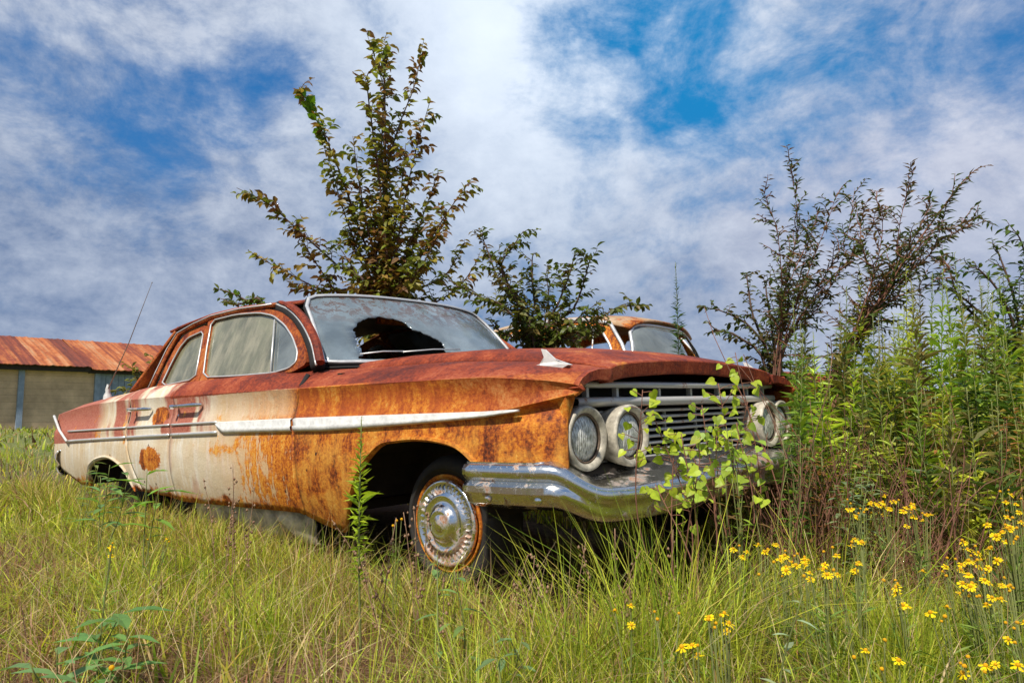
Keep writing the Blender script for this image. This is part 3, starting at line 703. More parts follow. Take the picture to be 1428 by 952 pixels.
def rpoly(p, k=3):  # chaikin rounding
    for _ in range(k):
        q = []
        for i in range(len(p)):
            a, b = Vector(p[i]), Vector(p[(i + 1) % len(p)])
            q += [tuple(a.lerp(b, .15)), tuple(a.lerp(b, .85))]
        p = q
    return p
for sg in (-1, 1):
    P_ = near if sg < 0 else far_
    def fm(off=0, th=.03): return lambda x, z, k: Vector((x - (.11 if sg > 0 else 0), (gy(z) + off + th * k) * -sg, z))
    fw2, rw2 = rpoly(fwin, 1), rpoly(rwin, 1)
    part('window_frame', plate(rpoly(fout, 1), [fw2], fm(), 0, .06), M['frame'], P_['door'], smooth=False, clean=True)
    part('window_frame', plate(rpoly(rout, 1), [rw2], fm(.002), 0, .06), M['frame'], P_['rdoor'], smooth=False, clean=True)
    vb0, vb1 = SP(378, 521), SP(384, 446)
    # glass: main pane and vent pane meet at the division bar
    def cut(poly, side):
        res = []; a, b = Vector(vb0), Vector(vb1); dirn = b - a
        f = lambda p: dirn.x * (p[1] - a.y) - dirn.y * (p[0] - a.x)
        for i in range(len(poly)):
            p, q = poly[i], poly[(i + 1) % len(poly)]; fp, fq = f(p) * side, f(q) * side
            if fp >= 0: res.append(p)
            if fp * fq < 0: t = fp / (fp - fq); res.append((p[0] + (q[0] - p[0]) * t, p[1] + (q[1] - p[1]) * t))
        return res
    g1 = part('window_glass', plate(cut(fw2, 1), [], fm(.012, .004), 0, .1), M['sglass'], P_['door'], smooth=False)
    g2 = part('vent_glass', plate(cut(fw2, -1), [], fm(.012, .004), 0, .1), M['vglass'], P_['door'], smooth=False)
    part('window_glass', plate(rw2, [], fm(.014, .004), 0, .1), M['sglass'], P_['rdoor'], smooth=False)
    f3 = fm(-.004, 0)
    m = MB(); L = [f3(x, z, 0) for x, z in fw2]; m.tube(L + [L[0]], .0048, 6, caps=False); m.tube([f3(*vb0, 0), f3(*vb1, 0)], .005, 6)
    part('window_trim', m, M['alu'], P_['door'])
    m = MB(); L = [f3(x, z, 0) for x, z in rw2]; m.tube(L + [L[0]], .0045, 6, caps=False); part('window_trim', m, M['alu'], P_['rdoor'])
    # pillars and gutters
    m = MB(); L = [SP(*p) for p in [(210, 546), (222, 520), (238, 487), (252, 465), (275, 452), (300, 441), (340, 431), (385, 425)]]
    m.tube([Vector((x, (gy(z) - .004) * -sg, z)) for x, z in L], .014, 6); part('drip_rail', m, M['frame'])
    m = MB(); m.tube([Vector((x - .012, (gy(z) - .02) * -sg, z + .004)) for x, z in L], .004, 5); part('drip_rail_trim', m, M['alu'])
    m = MB(); L = curve([Vector((x, gy(z) * -sg, z)) for x, z in [(q[0] - (.12 if sg > 0 else 0), q[1]) for q in [SP(*p) for p in [(385, 424), (403, 432), (420, 450), (434, 478), (441, 509)]]]], 5)
    m.tube(L, .006, 6); part('pillar_trim', m, M['alu'])
    L2 = [p + Vector((.030, -.004 * sg, .010)) for p in L]
    m = MB(); m.tube(L2, [.006] + [.011] * 3 + [.016] * (len(L2) - 4), 7, flat=1.4); part('windshield_pillar', m, M['top'])
    L3 = [p + Vector((-.035, .05 * -sg * -1, -.01)) for p in L]
    m = MB(); m.tube([Vector((p.x - .03, p.y + .03 * sg * -1, p.z - .01)) for p in L], .035, 6); part('pillar_seal', m, M['black'])
    m = MB(); m.grid([[Vector((-2.74 - .36 * t, (gy(1.40 - .43 * t) + .03) * -sg, 1.39 - .42 * t)), Vector((-2.82 - .30 * t, (.60 + .12 * t) * sg, 1.385 - .41 * t))] for t in np.linspace(0, 1, 8)])
    part('rear_pillar', m, M['frame'], sol=.02, solo=0)
# rear window with its glass gone cloudy
m = MB(); m.grid([[Vector((-2.84 - .30 * t - .05 * (1 - abs(s)), s * (.59 + .12 * t), 1.385 - .40 * t)) for s in np.linspace(-1, 1, 13)] for t in np.linspace(0, 1, 9)])
part('rear_window', m, glass_mat('rear_glass', (0.3, 0.34, 0.34), 0.15), sol=.005)
# rear deck
m = MB(); rows = []
for i in range(31):
    X = -4.39 + (1.20) * i / 30; rows.append([Vector((X, y_ * abs(T(Ay, X)), T(Az, X) + .022 * (1 - y_ * y_) * min(1, (X + 4.4) * 3) - .004)) for y_ in np.linspace(1, -1, 21)])
m.grid(rows); part('trunk_lid', m, M['deck'], sol=.012)
m = MB(); rows = []
for i in range(8):
    X = -3.18 + .3 * i / 7; rows.append([Vector((X, y_ * (abs(T(Ay, X)) if i < 7 else .80), T(Az, X) + .018 * (1 - y_ * y_) * (1 - i / 14))) for y_ in np.linspace(1, -1, 15)])
m.grid(rows); part('parcel_panel', m, M['deck'], sol=.012)
# tail panel, tail lamps, rear bumper
m = MB(); rows = []
for y in np.linspace(-.90, .90, 25):
    a = abs(y) / .9; top = .875 - .03 * a ** 6 if a > .82 else .87 - .055 * (1 - a) ; rows.append([Vector((-4.40 - .02 * (1 - a), y, top)), Vector((-4.44, y, .78 - .03 * (1 - a))), Vector((-4.40, y, .66)), Vector((-4.36, y, .48))])
m.grid(rows); part('tail_panel', m, M['side'], sol=.015, solo=0)
for sg in (-1, 1):
    for k in range(3):
        m = MB(); m.lathe([(0, .03), (.03, .026), (.045, .012), (.05, 0), (.056, .006), (.058, -.02)], (-4.42, sg * (.72 - .15 * k), .70), (-1, 0, 0), 18); part('tail_light', m, simple('faded_red_lens', (.25, .02, .02), .3))
    m = MB(); prev = [BP(75.5, 580, 1, -.93), BP(83, 600, 1, -.955), BP(93, 615, 1, -.97)]
    m.tube([Vector((p.x, p.y * -sg, p.z)) for p in prev], .010, 6); part('fin_edge_trim', m, M['white'], (near if sg < 0 else far_)['quarter'])
def sweep(path, prof_f):
    """path: list of (pos, outward normal in plan); prof_f(i) -> list of (out, z)"""
    return [[p + n * o + Vector((0, 0, z)) for o, z in prof_f(i)] for i, (p, n) in enumerate(path)]
m = MB(); path = []
for y in np.linspace(-1, 1, 31):
    a = abs(y); x = -4.50 + .30 * a ** 8; nn = Vector((-1, .0, 0)) if a < .85 else Vector((-1, (1 if y > 0 else -1) * (a - .85) * 8, 0)).normalized(); path.append((Vector((x, y * .95, 0)), nn))
m.grid(sweep(path, lambda i: [(-.06, .56), (.0, .565), (.02, .54), (.025, .5), (.0, .46), (.015, .44), (.0, .40), (-.05, .38)])); part('rear_bumper', m, M['chrome'], sol=.006)

# chrome side spear and rear mouldings
for sg in (-1, 1):
    P_ = near if sg < 0 else far_
    for (xa, xb, host) in ((-.752, .575, 'fender'), (-1.50, -.775, 'door')):
        rows = []
        for X in np.linspace(xa, xb, 40):
            tp = 1 if host == 'door' else min(1, max(.012, (.585 - X) / 1.1)) ; tp = tp ** .62 if host == 'fender' else min(1, max(.05, (X + 1.50) / .08)) ** .5
            zt, zb = T(Dz, min(X, .5)) + 0.0, T(Dz, min(X, .5)) - .060 * tp; y = T(Dy, X)
            rows.append([Vector((X, (y + .002) * -sg, zt)), Vector((X, (y - .010) * -sg, zt - .006 * tp)), Vector((X, (y - .007) * -sg, (zt * .45 + zb * .55))), Vector((X, (y - .013) * -sg, (zt * .40 + zb * .60))), Vector((X, (y - .012) * -sg, zb + .008 * tp)), Vector((X, (y + .002) * -sg, zb))])
        m = MB(); m.grid(rows if sg > 0 else rows[::-1]); part('side_spear', m, M['white'], P_[host], sol=.004, solo=0)
    for (xa, xb, host) in ((-2.06, -1.50, 'door'), (-2.75, -2.09, 'rdoor'), (-4.0, -2.77, 'quarter')):
        for tz, r in ((Dz, .0065), (Ez, .010)):
            m = MB(); m.tube([Vector((X, (T(Dy, X) - .004) * -sg, T(tz, X))) for X in np.linspace(xa, xb, 14)], r, 6, flat=1.0); part('side_moulding', m, M['alu'], P_[host])
    for (ua, va, ub, vb, host) in ((239, 567, 274, 564, 'door'), (180, 571, 204, 570, 'rdoor')):
        a, b = BP(ua, va, 1, -1.0), BP(ub, vb, 1, -1.0); m = MB()
        for p in (a, b): p.y *= -sg
        m.tube([a.lerp(b, t) + Vector((0, -sg * -1 * (.0 if 0 < t < 1 else -.03), 0)) for t in (0, .15, .5, .85, 1)], [.008, .011, .010, .011, .008], 8); m.lathe([(0, .02), (.012, .018), (.014, 0)], a + Vector((.02, 0, -.002)), (0, sg, 0), 12)
        part('door_handle', m, M['chrome'], P_[host])
        if host == 'door':
            k = BP(246, 580, 1, -.975); m = MB(); m.lathe([(0, .012), (.011, .010), (.013, 0)], (k.x, .955 * sg, k.z), (0, sg, 0), 14); part('door_lock', m, M['alu'], P_[host])
# antenna on the near rear deck
m = MB(); p0 = BP(150, 555, 1, -.85); p1 = BP(212, 394, 1, -.85)
m.lathe([(.03, -.01), (.026, .02), (.014, .045), (.017, .06), (.010, .085), (.006, .10)], p0, (0, 0, 1), 14); an = part('antenna', m, M['white'])
m = MB(); m.tube([p0 + Vector((0, 0, .06)), p0.lerp(p1, .5), p1], [.0045, .003, .0018], 6); m.lathe([(0, -.006), (.005, 0), (0, .006)], p1, (0, 0, 1), 8); part('antenna_mast', m, M['wire'], an)

# grille
m = MB(); m.box((.60, 0, .70), (.02, 1.64, .32)); part('grille_dark_backing', m, M['black'], smooth=False)  # black backing that stands in for the shade behind the grille
gr = MB()
def bar(mb, z, h, x, y0=-.80, y1=.80, d=.03):
    rows = []
    for y in np.linspace(y0, y1, 13):
        xx = x + .015 * (1 - (y / .8) ** 2)
        rows.append([Vector((xx - d, y, z + h * .5)), Vector((xx, y, z + h * .35)), Vector((xx + .004, y, z)), Vector((xx, y, z - h * .35)), Vector((xx - d, y, z - h * .5))])
    mb.grid(rows)
bar(gr, .838, .022, .69); part('grille_upper_bar', gr, M['grille'], sol=.004, solo=0)
gr = MB(); bar(gr, .778, .034, .70, d=.05); part('grille_main_bar', gr, M['grille'], sol=.004, solo=0)
for k in range(8):
    gr = MB(); bar(gr, .742 - k * .0245, .010, .665); part('grille_bar', gr, M['grille'], sol=.003, solo=0)
for y in (-.72, -.54, -.25, .0, .25, .54, .72):
    gr = MB(); gr.box((.672, y, .81), (.02, .014, .05)); gr.box((.660, y + .06, .65), (.012, .006, .19)); part('grille_divider', gr, M['grille'], smooth=False)
m = MB(); rows = []
for y in np.linspace(-.9, .9, 25): rows.append([Vector((.60, y, .575)), Vector((.70, y, .56)), Vector((.72, y, .545)), Vector((.70, y, .42))])
m.grid(rows); part('lower_valance', m, M['under'], sol=.01, solo=0)
# pod end panels so the fender closes behind each outer lamp
for sg in (-1, 1):
    m = MB(); rows = []
    for z in np.linspace(.555, .815, 12):
        rows.append([Vector((.735, sg * (abs(lowy(.735, z)) - .003), z)), Vector((.730, sg * .905, z)), Vector((.70, sg * .895, z)), Vector((.60, sg * .88, z))])
    m.grid(rows); part('lamp_surround', m, M['side'], (near if sg < 0 else far_)['fender'], sol=.008, solo=0)
for sg in (-1, 1):
    for (y, x) in ((.800, .712), (.585, .742)):
        m = MB(); m.lathe([(.070, -.10), (.088, -.09), (.100, -.03), (.106, .004), (.107, .018), (.104, .026), (.097, .027), (.086, .020), (.080, .008), (.079, -.002)], (x, sg * y, .66), (1, 0, 0), 48)
        hl = part('headlight', m, M['bezel'])
        m = MB(); m.lathe([(.0835, .004), (.082, .014), (.076, .014), (.076, .004)], (x, sg * y, .66), (1, 0, 0), 48, closed=True); part('retaining_ring', m, M['ring'], hl)
        m = MB(); m.lathe([(0, .022), (.02, .0215), (.045, .018), (.065, .011), (.077, .002)], (x, sg * y, .66), (1, 0, 0), 48); part('lens', m, M['lens'], hl)

# front bumper: upswept wrap ends, projecting shelf in the middle
m = MB(); rows = []
def bump_path():
    P = []
    pts = [(.37, -1.005), (.50, -1.00), (.62, -.985), (.72, -.95), (.80, -.885), (.86, -.80), (.90, -.70), (.925, -.6), (.94, -.45), (.95, -.2), (.95, 0)]
    pts = [(a, b, 0) for a, b in pts]; pts = pts + [(a, -b, 0) for a, b, _ in pts[-2::-1]]
    return curve(pts, 5)
BPp = bump_path(); cum = 0
for i, p in enumerate(BPp):
    t = BPp[min(i + 1, len(BPp) - 1)] - BPp[max(i - 1, 0)]; n = Vector((t.y, -t.x, 0)).normalized()
    a = abs(p.y)
    g = float(np.interp(p.x, [.70, .84], [1, 0])); g = g * g * (3 - 2 * g)
    zt = .497 + .076 * g + np.interp(a, [0, .45, .75], [.034, .014, 0])
    shelf = np.interp(p.x, [.66, .74, .82, .90], [.02, .06, .15, .20]); zs = zt + np.interp(p.x, [.66, .80, .9], [.010, .036, .040])
    endp = [(-shelf, zs), (-shelf * .5, zt + .012 + (zs - zt) * .3), (-.012, zt + .012), (.004, zt + .006), (.012, zt - .006), (.012, zt - .020), (.002, zt - .030), (-.006, zt - .042), (.002, zt - .052), (.012, zt - .060), (.012, zt - .076), (.000, zt - .086), (-.012, zt - .110), (-.05, zt - .128)]
    midp = [(-shelf, zs), (-shelf * .5, zt + .010 + (zs - zt) * .35), (-.020, zt + .010), (-.004, zt + .006), (.006, zt), (.010, zt - .008), (.009, zt - .018), (.002, zt - .028), (-.006, zt - .040), (-.010, zt - .054), (-.010, zt - .064), (-.012, zt - .076), (-.020, zt - .088), (-.06, zt - .098)]
    prof = [(e[0] * g + q[0] * (1 - g), e[1] * g + q[1] * (1 - g)) for e, q in zip(endp, midp)]
    rows.append([p + n * o + Vector((0, 0, z)) for o, z in prof])
m.grid(rows[::-1]); bumper = part('front_bumper', m, M['chrome'], sol=.006)
for (x_, y_) in ((.47, -1.003), (.66, -.975), (.93, -.55), (.95, 0), (.93, .55)):
    m = MB(); n_ = Vector((1 if abs(y_) < .9 else .25, 0 if abs(y_) < .9 else -1, 0)).normalized(); m.lathe([(0, .012), (.010, .010), (.014, .004), (.015, -.02)], Vector((x_, y_, .45 if abs(y_) < .9 else .475)) + n_ * -.004, n_, 12); part('bumper_bolt', m, M['chrome'], bumper)
# wheels
def wheel(x, y, z, sg, rt=.275, hub=True, half=True):
    ax = (0, sg, 0); m = MB()
    m.lathe([(.175, -.17), (.21, -.18), (rt - .02, -.17), (rt, -.13), (rt, -.04), (rt - .015, -.01), (rt - .05, .006), (.20, .004), (.178, -.008), (.172, -.03), (.172, -.15)], (x, y, z), ax, 48, closed=True)
    w = part('wheel', m, M['rubber'])
    m = MB(); m.lathe([(.176, -.03), (.180, .0), (.174, .004), (.165, -.012), (.15, -.02), (.10, -.01), (0.0, -.005)], (x, y, z), ax, 48); part('rim', m, M['rust'] if hub else M['under'], w)  # rims without a hubcap take the near-black arch shade as their colour
    if hub:
        m = MB(); m.lathe([(.158, -.004), (.160, .006), (.155, .014), (.145, .012), (.140, .004), (.112, .010), (.104, .022), (.098, .022), (.090, .012), (.066, .022), (.058, .038), (.045, .042), (.036, .036), (.030, .040), (0, .044)], (x, y, z), ax, 64)
        hc = part('hubcap', m, M['hub'], w)
        m = MB(); 
        for k in range(36):
            a = 2 * math.pi * k / 36; r_ = Vector((math.cos(a), 0, math.sin(a))); t_ = Vector((-math.sin(a), 0, math.cos(a))); c = Vector((x, y, z)); o = Vector((0, sg, 0))
            m.add([c + r_ * .116 + o * .008, c + r_ * .116 + o * .016 + t_ * .004, c + r_ * .138 + o * .014 + t_ * .005, c + r_ * .138 + o * .004, c + r_ * .116 + o * .008 + t_ * .008, c + r_ * .138 + o * .004 + t_ * .010], [(0, 1, 2, 3), (1, 4, 5, 2)])
        part('hubcap_fins', m, M['hub'], hc, smooth=False)
    return w
wheel(.115, -.865, .350, -1, rt=.25); wheel(.09, .865, .345, 1, hub=False); wheel(-3.1, -.82, .27, -1, hub=False); wheel(-3.1, .82, .27, 1, hub=False)
# cabin
for x, nm in ((-1.75, 'front_seat'), (-2.75, 'rear_seat')):
    m = MB(); m.box((x + .2, 0, .55), (.55, 1.35, .18)); m.box((x - .1, 0, .84), (.18, 1.35, .52), Matrix.Rotation(-.2, 3, 'Y')); part(nm, m, M['seat'], smooth=False, bev=.05)
m = MB(); m.box((-.92, 0, .90), (.22, 1.40, .20)); part('dashboard', m, M['seat'], smooth=False, bev=.03)
m = MB(); c = Vector((-1.28, .38, .98)); ax = Vector((-.8, 0, .6)).normalized(); a_ = ax.orthogonal().normalized(); b_ = ax.cross(a_)
m.tube([c + (a_ * math.cos(t) + b_ * math.sin(t)) * .2 for t in np.linspace(0, 2 * math.pi, 29)], .011, 6, caps=False); m.tube([c - a_ * .2, c, c + a_ * .2], .009, 6); m.tube([c, c - ax * .35], .02, 8); part('steering_wheel', m, M['black'])
m = MB(); m.box((-1.30, 0, 1.33), (.03, .22, .06)); part('rear_view_mirror', m, M['rust'], smooth=False, bev=.01)
m = MB(); m.box((-1.36, .30, 1.335), (.2, .42, .02), Matrix.Rotation(.35, 3, 'Y')); part('sun_visor', m, M['liner'], smooth=False, bev=.008)
#MORE

# ------------------------------------------------------------------ second car behind, a rounder and older one
def dup(o, parent):
    c = o.copy(); COL.objects.link(c); c.parent = parent
    for ch in o.children: dup(ch, c)
    return c
p2 = W(905, 640, 6.4); p2.z = 0
car2 = empty('old_sedan'); 
rotz = CARM.to_euler().z + R(4)
car2.matrix_world = Matrix.Translation(Vector((p2.x - 0.28, p2.y + 0.95, 0.03))) @ Matrix.Rotation(rotz, 4, 'Z')
tag(car2, 'second rusty sedan with rounded cream and orange roof, half hidden behind the bushes', 'car')
for ch in list(car.children):
    if ch.name.split('.')[0] in ('front_fender', 'front_door', 'rear_door', 'rear_quarter_panel', 'hood', 'trunk_lid', 'tail_panel', 'floor_pan', 'wheel', 'grille_dark_backing', 'cowl', 'parcel_panel', 'front_seat', 'grille_main_bar', 'grille_upper_bar', 'grille_bar', 'headlight', 'rear_bumper', 'lower_valance'):
        c = ch.copy(); COL.objects.link(c); c.parent = car2; c.location = (-.0, 0, 0) ; c.location = -Vector((-1.8, 0, 0.02)) 
        for g in ch.children:
            if g.name.split('.')[0] in ('door_handle', 'rim', 'lens', 'retaining_ring'):
                d = g.copy(); COL.objects.link(d); d.parent = c
O2 = Vector((1.8, 0, -.02))
def part2(name, m, mat, parent=None, sol=None, smooth=True, solo=-1):
    o = link(name, m.mesh(name), mat, parent or car2, smooth, O2 if parent is None else None)
    if sol: so = o.modifiers.new('thick', 'SOLIDIFY'); so.thickness = sol; so.offset = solo
    return o
def R2(x, y):   # domed roof
    v = abs(y) / .70; u = (x + 2.05) / 1.02
    return 1.60 + .055 * (1 - v ** 2.6) - .10 * abs(u) ** 3.2 - (.05 * v ** 5)
m = MB(); rows = []
for i in range(27):
    u = -1 + i / 13; rows.append([Vector((-2.05 + 1.0 * u * (1 - .06 * (y / .7) ** 2), y * (1 - .05 * abs(u) ** 3), R2(-2.05 + 1.0 * u, y))) for y in np.linspace(.70, -.70, 25)])
m.grid(rows); roof2 = part2('roof', m, M['roof2'], sol=.02)
def WS2(s, t):
    y = 2 * s - 1; a = abs(y)
    return Vector((-.72 - .38 * a ** 3, y * .80, 1.0)).lerp(Vector((-1.10 - .08 * a ** 2.5, y * .66, 1.525 - .045 * a ** 4)), t) + Vector((.6, 0, .7)) * .05 * math.sin(math.pi * t)
sq = [(.03, .04), (.03, .5), (.035, .8), (.08, .93)] + [(k / 16, .96) for k in range(2, 15)] + [(.92, .93), (.965, .8), (.97, .5), (.97, .04)] + [(k / 16, .03) for k in range(15, 0, -1)]
hole2 = [(.50, .10), (.46, .35), (.50, .6), (.56, .80), (.62, .90), (.72, .86), (.86, .88), (.92, .6), (.90, .2), (.75, .08), (.6, .06)]
o = link('windshield', plate(sq, [hole2], lambda s, t, k: WS2(s, t) - Vector((.6, 0, .7)) * .006 * k, 0, .08).mesh('windshield'), M['vglass'], car2, True, O2)
m = MB(); L = [WS2(*q) for q in sq]; m.tube(L + [L[0]], .017, 7, caps=False); part2('windshield_trim', m, M['alu'], o)
def gy2(z): return -.86 + (z - .99) * .30
for sg in (-1, 1):
    outl = [(-3.0, .97), (-2.95, 1.15), (-2.8, 1.38), (-2.6, 1.50), (-2.3, 1.555), (-1.9, 1.57), (-1.5, 1.555), (-1.28, 1.50), (-1.13, 1.30), (-1.02, 1.1), (-.99, .97)]
    w1 = [(-1.98, 1.02), (-1.97, 1.50), (-1.60, 1.50), (-1.38, 1.46), (-1.24, 1.28), (-1.15, 1.02)]; w2 = [(-2.08, 1.02), (-2.07, 1.50), (-2.4, 1.48), (-2.62, 1.40), (-2.72, 1.2), (-2.76, 1.02)]
    f = lambda x, z, k: Vector((x, (gy2(z) + .03 * k) * -sg, z))
    part2('side_frame', plate(outl, [rpoly(w1, 2), rpoly(w2, 2)], f, 0, .1), M['rust'], smooth=False)
    for w in (w1, w2):
        q = rpoly(w, 2); m = MB(); L = [f(x, z, -.2) for x, z in q]; m.tube(L + [L[0]], .012, 6, caps=False); part2('window_trim', m, M['alu'])
    m = MB(); m.tube([f(-1.42, 1.03, 0), f(-1.46, 1.46, 0)], .008, 6); part2('vent_bar', m, M['alu'])
    m = MB(); m.tube([f(x, z, -.3) for x, z in outl[1:]], .018, 6); part2('drip_rail', m, M['alu'])
    m = MB(); m.grid([[Vector((-2.85 - .3 * t, .70 * sg, 1.48 - .5 * t)), Vector((-3.0 - .35 * t, .35 * sg, 1.48 - .5 * t))] for t in np.linspace(0, 1, 6)]); part2('rear_pillar', m, M['rust'], sol=.02, solo=0)

# ------------------------------------------------------------------ vegetation
LP = {'simple': ([(0, 0), (.28, .42), (.6, .46), (1, 0), (.6, -.46), (.28, -.42), (.45, 0)], [(0, 1, 6), (1, 2, 6), (2, 3, 6), (3, 4, 6), (4, 5, 6), (5, 0, 6)]),
      'narrow': ([(0, 0), (.45, .5), (1, 0), (.45, -.5)], [(0, 1, 2), (0, 2, 3)]),
      'heart': ([(0, 0), (-.12, .28), (.08, .52), (.38, .50), (.7, .28), (1.05, 0), (.7, -.28), (.38, -.50), (.08, -.52), (-.12, -.28), (.4, 0)], [(0, 1, 10), (1, 2, 10), (2, 3, 10), (3, 4, 10), (4, 5, 10), (5, 6, 10), (6, 7, 10), (7, 8, 10), (8, 9, 10), (9, 0, 10)])}
def leaf(mb, pos, d, L, wd, col, kind='simple', up=None, fold=.25, droop=.1):
    d = Vector(d).normalized(); up = Vector(up) if up is not None else Vector((random.gauss(0, .5), random.gauss(0, .5), 1))
    side = d.cross(up)
    if side.length < 1e-4: side = Vector((1, 0, 0))
    side.normalize(); n = side.cross(d)
    pts, fs = LP[kind]; vs = []
    for (a, b) in pts:
        vs.append(Vector(pos) + d * a * L + side * b * wd + n * (abs(b) * fold * wd - droop * L * a * a))
    mb.col = col; mb.add(vs, fs)
def vary(c, a=.25):
    k = 1 + random.uniform(-a, a); h = random.uniform(-a, a) * .4
    return (max(.005, c[0] * k * (1 + h)), max(.005, c[1] * k), max(.003, c[2] * k * (1 - h)))
def twig_path(p, d, L, n=5, curl=.15, grav=0.0):
    pts = [Vector(p)]; d = Vector(d).normalized()
    for i in range(n):
        d = (d + Vector((random.gauss(0, curl), random.gauss(0, curl), random.gauss(0, curl) - grav))).normalized(); pts.append(pts[-1] + d * L / n)
    return pts
def along(pts, s):
    """point and direction at arclength fraction s"""
    ls = [(pts[i + 1] - pts[i]).length for i in range(len(pts) - 1)]; tot = sum(ls) or 1e-6; t = s * tot
    for i, l in enumerate(ls):
        if t <= l or i == len(ls) - 1: return pts[i].lerp(pts[i + 1], min(1, t / max(l, 1e-6))), (pts[i + 1] - pts[i]).normalized(), tot
        t -= l
def plant(name, label, cat, base, stemmb, leafmb, stem_mat, group=None, stem_name='stem', leaf_name='foliage', leafm=None):
    root = empty(name, base); tag(root, label, cat, group)
    b = Vector(base)
    for nm, mb, mt in ((stem_name, stemmb, stem_mat), (leaf_name, leafmb, leafm or M['leaf'])):
        if mb is None or not mb.v: continue
        mb.v = [tuple(Vector(v) - b) for v in mb.v]; link(nm, mb.mesh(nm), mt, root, smooth=(mt is not M['leaf']))
    return root
def gpt(u, depth):
    x = (u - 714) / FPX * depth; return Vector((x, depth, float(gz(x, depth))))

ELM = [(.17, .19, .025), (.24, .22, .035), (.11, .14, .025), (.24, .17, .045), (.17, .09, .035)]
def shrub(name, label, cat, base, depth, branches, spread=.35, leafL=.062, dens=1.0, cols=ELM, twigL=.28, group=None, lw=.55, kind='simple', tips=None, stem=M['bark'], thick=.013, trunk='trunk', droopy=.25, tstep=.075, start=.5, main=1.0):
    S_, F_ = MB(), MB(); base = Vector(base)
    for bi, br in enumerate(branches):
        off = random.uniform(-spread, spread); pts = [base + Vector((random.uniform(-.03, .03), random.uniform(-.03, .03), 0))]
        for k, (u, v) in enumerate(br):
            d = depth + off * (k + 1) / len(br); pts.append(W(u, v, d))
        pts = curve(pts, 4); m = len(pts); tot = sum((pts[i + 1] - pts[i]).length for i in range(m - 1))
        S_.tube(pts, [thick * (main if bi == 0 else 1) * (1 - .88 * i / m) * min(1, tot / 2.2 + .3) for i in range(m)], 6)
        first = min(.6, (pts[4] - pts[0]).length / tot * start)
        s = first
        while s < 1:
            p, d, _ = along(pts, s)
            if random.random() < .95:
                dd = (d * random.uniform(.5, 1.0) + Vector((random.gauss(0, .6), random.gauss(0, .6), random.gauss(.1, .4)))).normalized()
                L = twigL * random.uniform(.5, 1.2) * (1.15 - .75 * s); tw = twig_path(p, dd, L, 5, .16)
                S_.tube(tw, [.0035, .003, .0028, .0022, .002, .0012], 4, caps=False)
                nl = max(3, int(L / (.017) * dens)); c0 = random.choice(cols)
                for q in range(nl):
                    lp, ld, _ = along(tw, (q + .5) / nl); sd_ = -1 if q % 2 else 1
                    side = ld.cross(Vector((0, 0, 1))); side = side.normalized() if side.length > .01 else Vector((1, 0, 0))
                    ldir = ld * .6 + side * sd_ * random.uniform(.5, 1) + Vector((0, 0, random.uniform(-.6, .3) - droopy))
                    l_ = leafL * random.uniform(.6, 1.15); leaf(F_, lp, ldir, l_, l_ * lw, vary(c0), kind, fold=.5, droop=.2)
            s += tstep / tot * random.uniform(.7, 1.4)
        for q in range(int(tot * 20 * dens)):      # leaves straight on the branch
            lp, ld, _ = along(pts, random.uniform(first * 1.2, 1)); l_ = leafL * random.uniform(.6, 1.1)
            leaf(F_, lp, ld * .5 + Vector((random.gauss(0, .7), random.gauss(0, .7), random.gauss(-.1, .5))), l_, l_ * lw, vary(random.choice(cols)), kind, fold=.4)
        if tips and bi in tips:
            for q in range(26):
                lp, ld, _ = along(pts, random.uniform(.86, 1.0)); l_ = leafL * 1.25
                leaf(F_, lp, ld * .6 + Vector((random.gauss(0, .7), random.gauss(0, .7), random.gauss(0, .6))), l_, l_ * .7, vary((.10, .22, .015)), kind)
    return plant(name, label, cat, base, S_, F_, stem, group, trunk, 'crown')

bS = gpt(548, 6.0)
shrub('elm_sapling', 'tall ragged sapling with small olive brown leaves rising behind the rusty sedan roof', 'tree', bS, 6.0, [
    [(545, 430), (537, 300), (532, 200), (536, 130), (512, 48)], [(540, 420), (540, 250), (555, 180), (578, 120), (588, 68)], [(546, 430), (556, 330), (575, 230), (600, 140)],
    [(538, 430), (505, 330), (470, 230), (440, 165), (418, 122)], [(530, 430), (470, 370), (420, 325), (375, 285), (330, 262)], [(525, 430), (450, 405), (400, 380), (356, 356)],
    [(548, 430), (580, 370), (615, 310), (655, 252)], [(548, 430), (568, 370), (590, 300), (612, 240)], [(536, 430), (500, 350), (478, 290), (455, 210)], [(540, 430), (515, 330), (500, 250), (492, 190)],
    [(550, 430), (590, 400), (620, 385), (648, 340)], [(520, 440), (480, 420), (430, 350), (412, 310)], [(545, 430), (548, 340), (560, 260), (566, 200)], [(540, 430), (528, 380), (520, 320), (512, 270)], [(552, 430), (572, 395), (600, 350), (628, 290)],
    [(530, 430), (505, 400), (490, 370), (470, 340)], [(556, 430), (566, 410), (590, 380), (600, 360)], [(544, 430), (535, 370), (528, 330), (540, 290)], [(546, 430), (560, 380), (575, 330), (590, 310)], [(536, 430), (520, 390), (500, 360), (485, 320)], [(552, 430), (575, 400), (590, 345), (620, 320)], [(530, 440), (470, 425), (440, 405), (400, 400)], [(560, 440), (600, 425), (640, 400), (668, 360)], [(536, 120), (540, 90), (536, 55)], [(545, 430), (530, 260), (512, 120), (520, 95)]],
    tips={3}, tstep=.042, dens=.8, leafL=.080, twigL=.27)
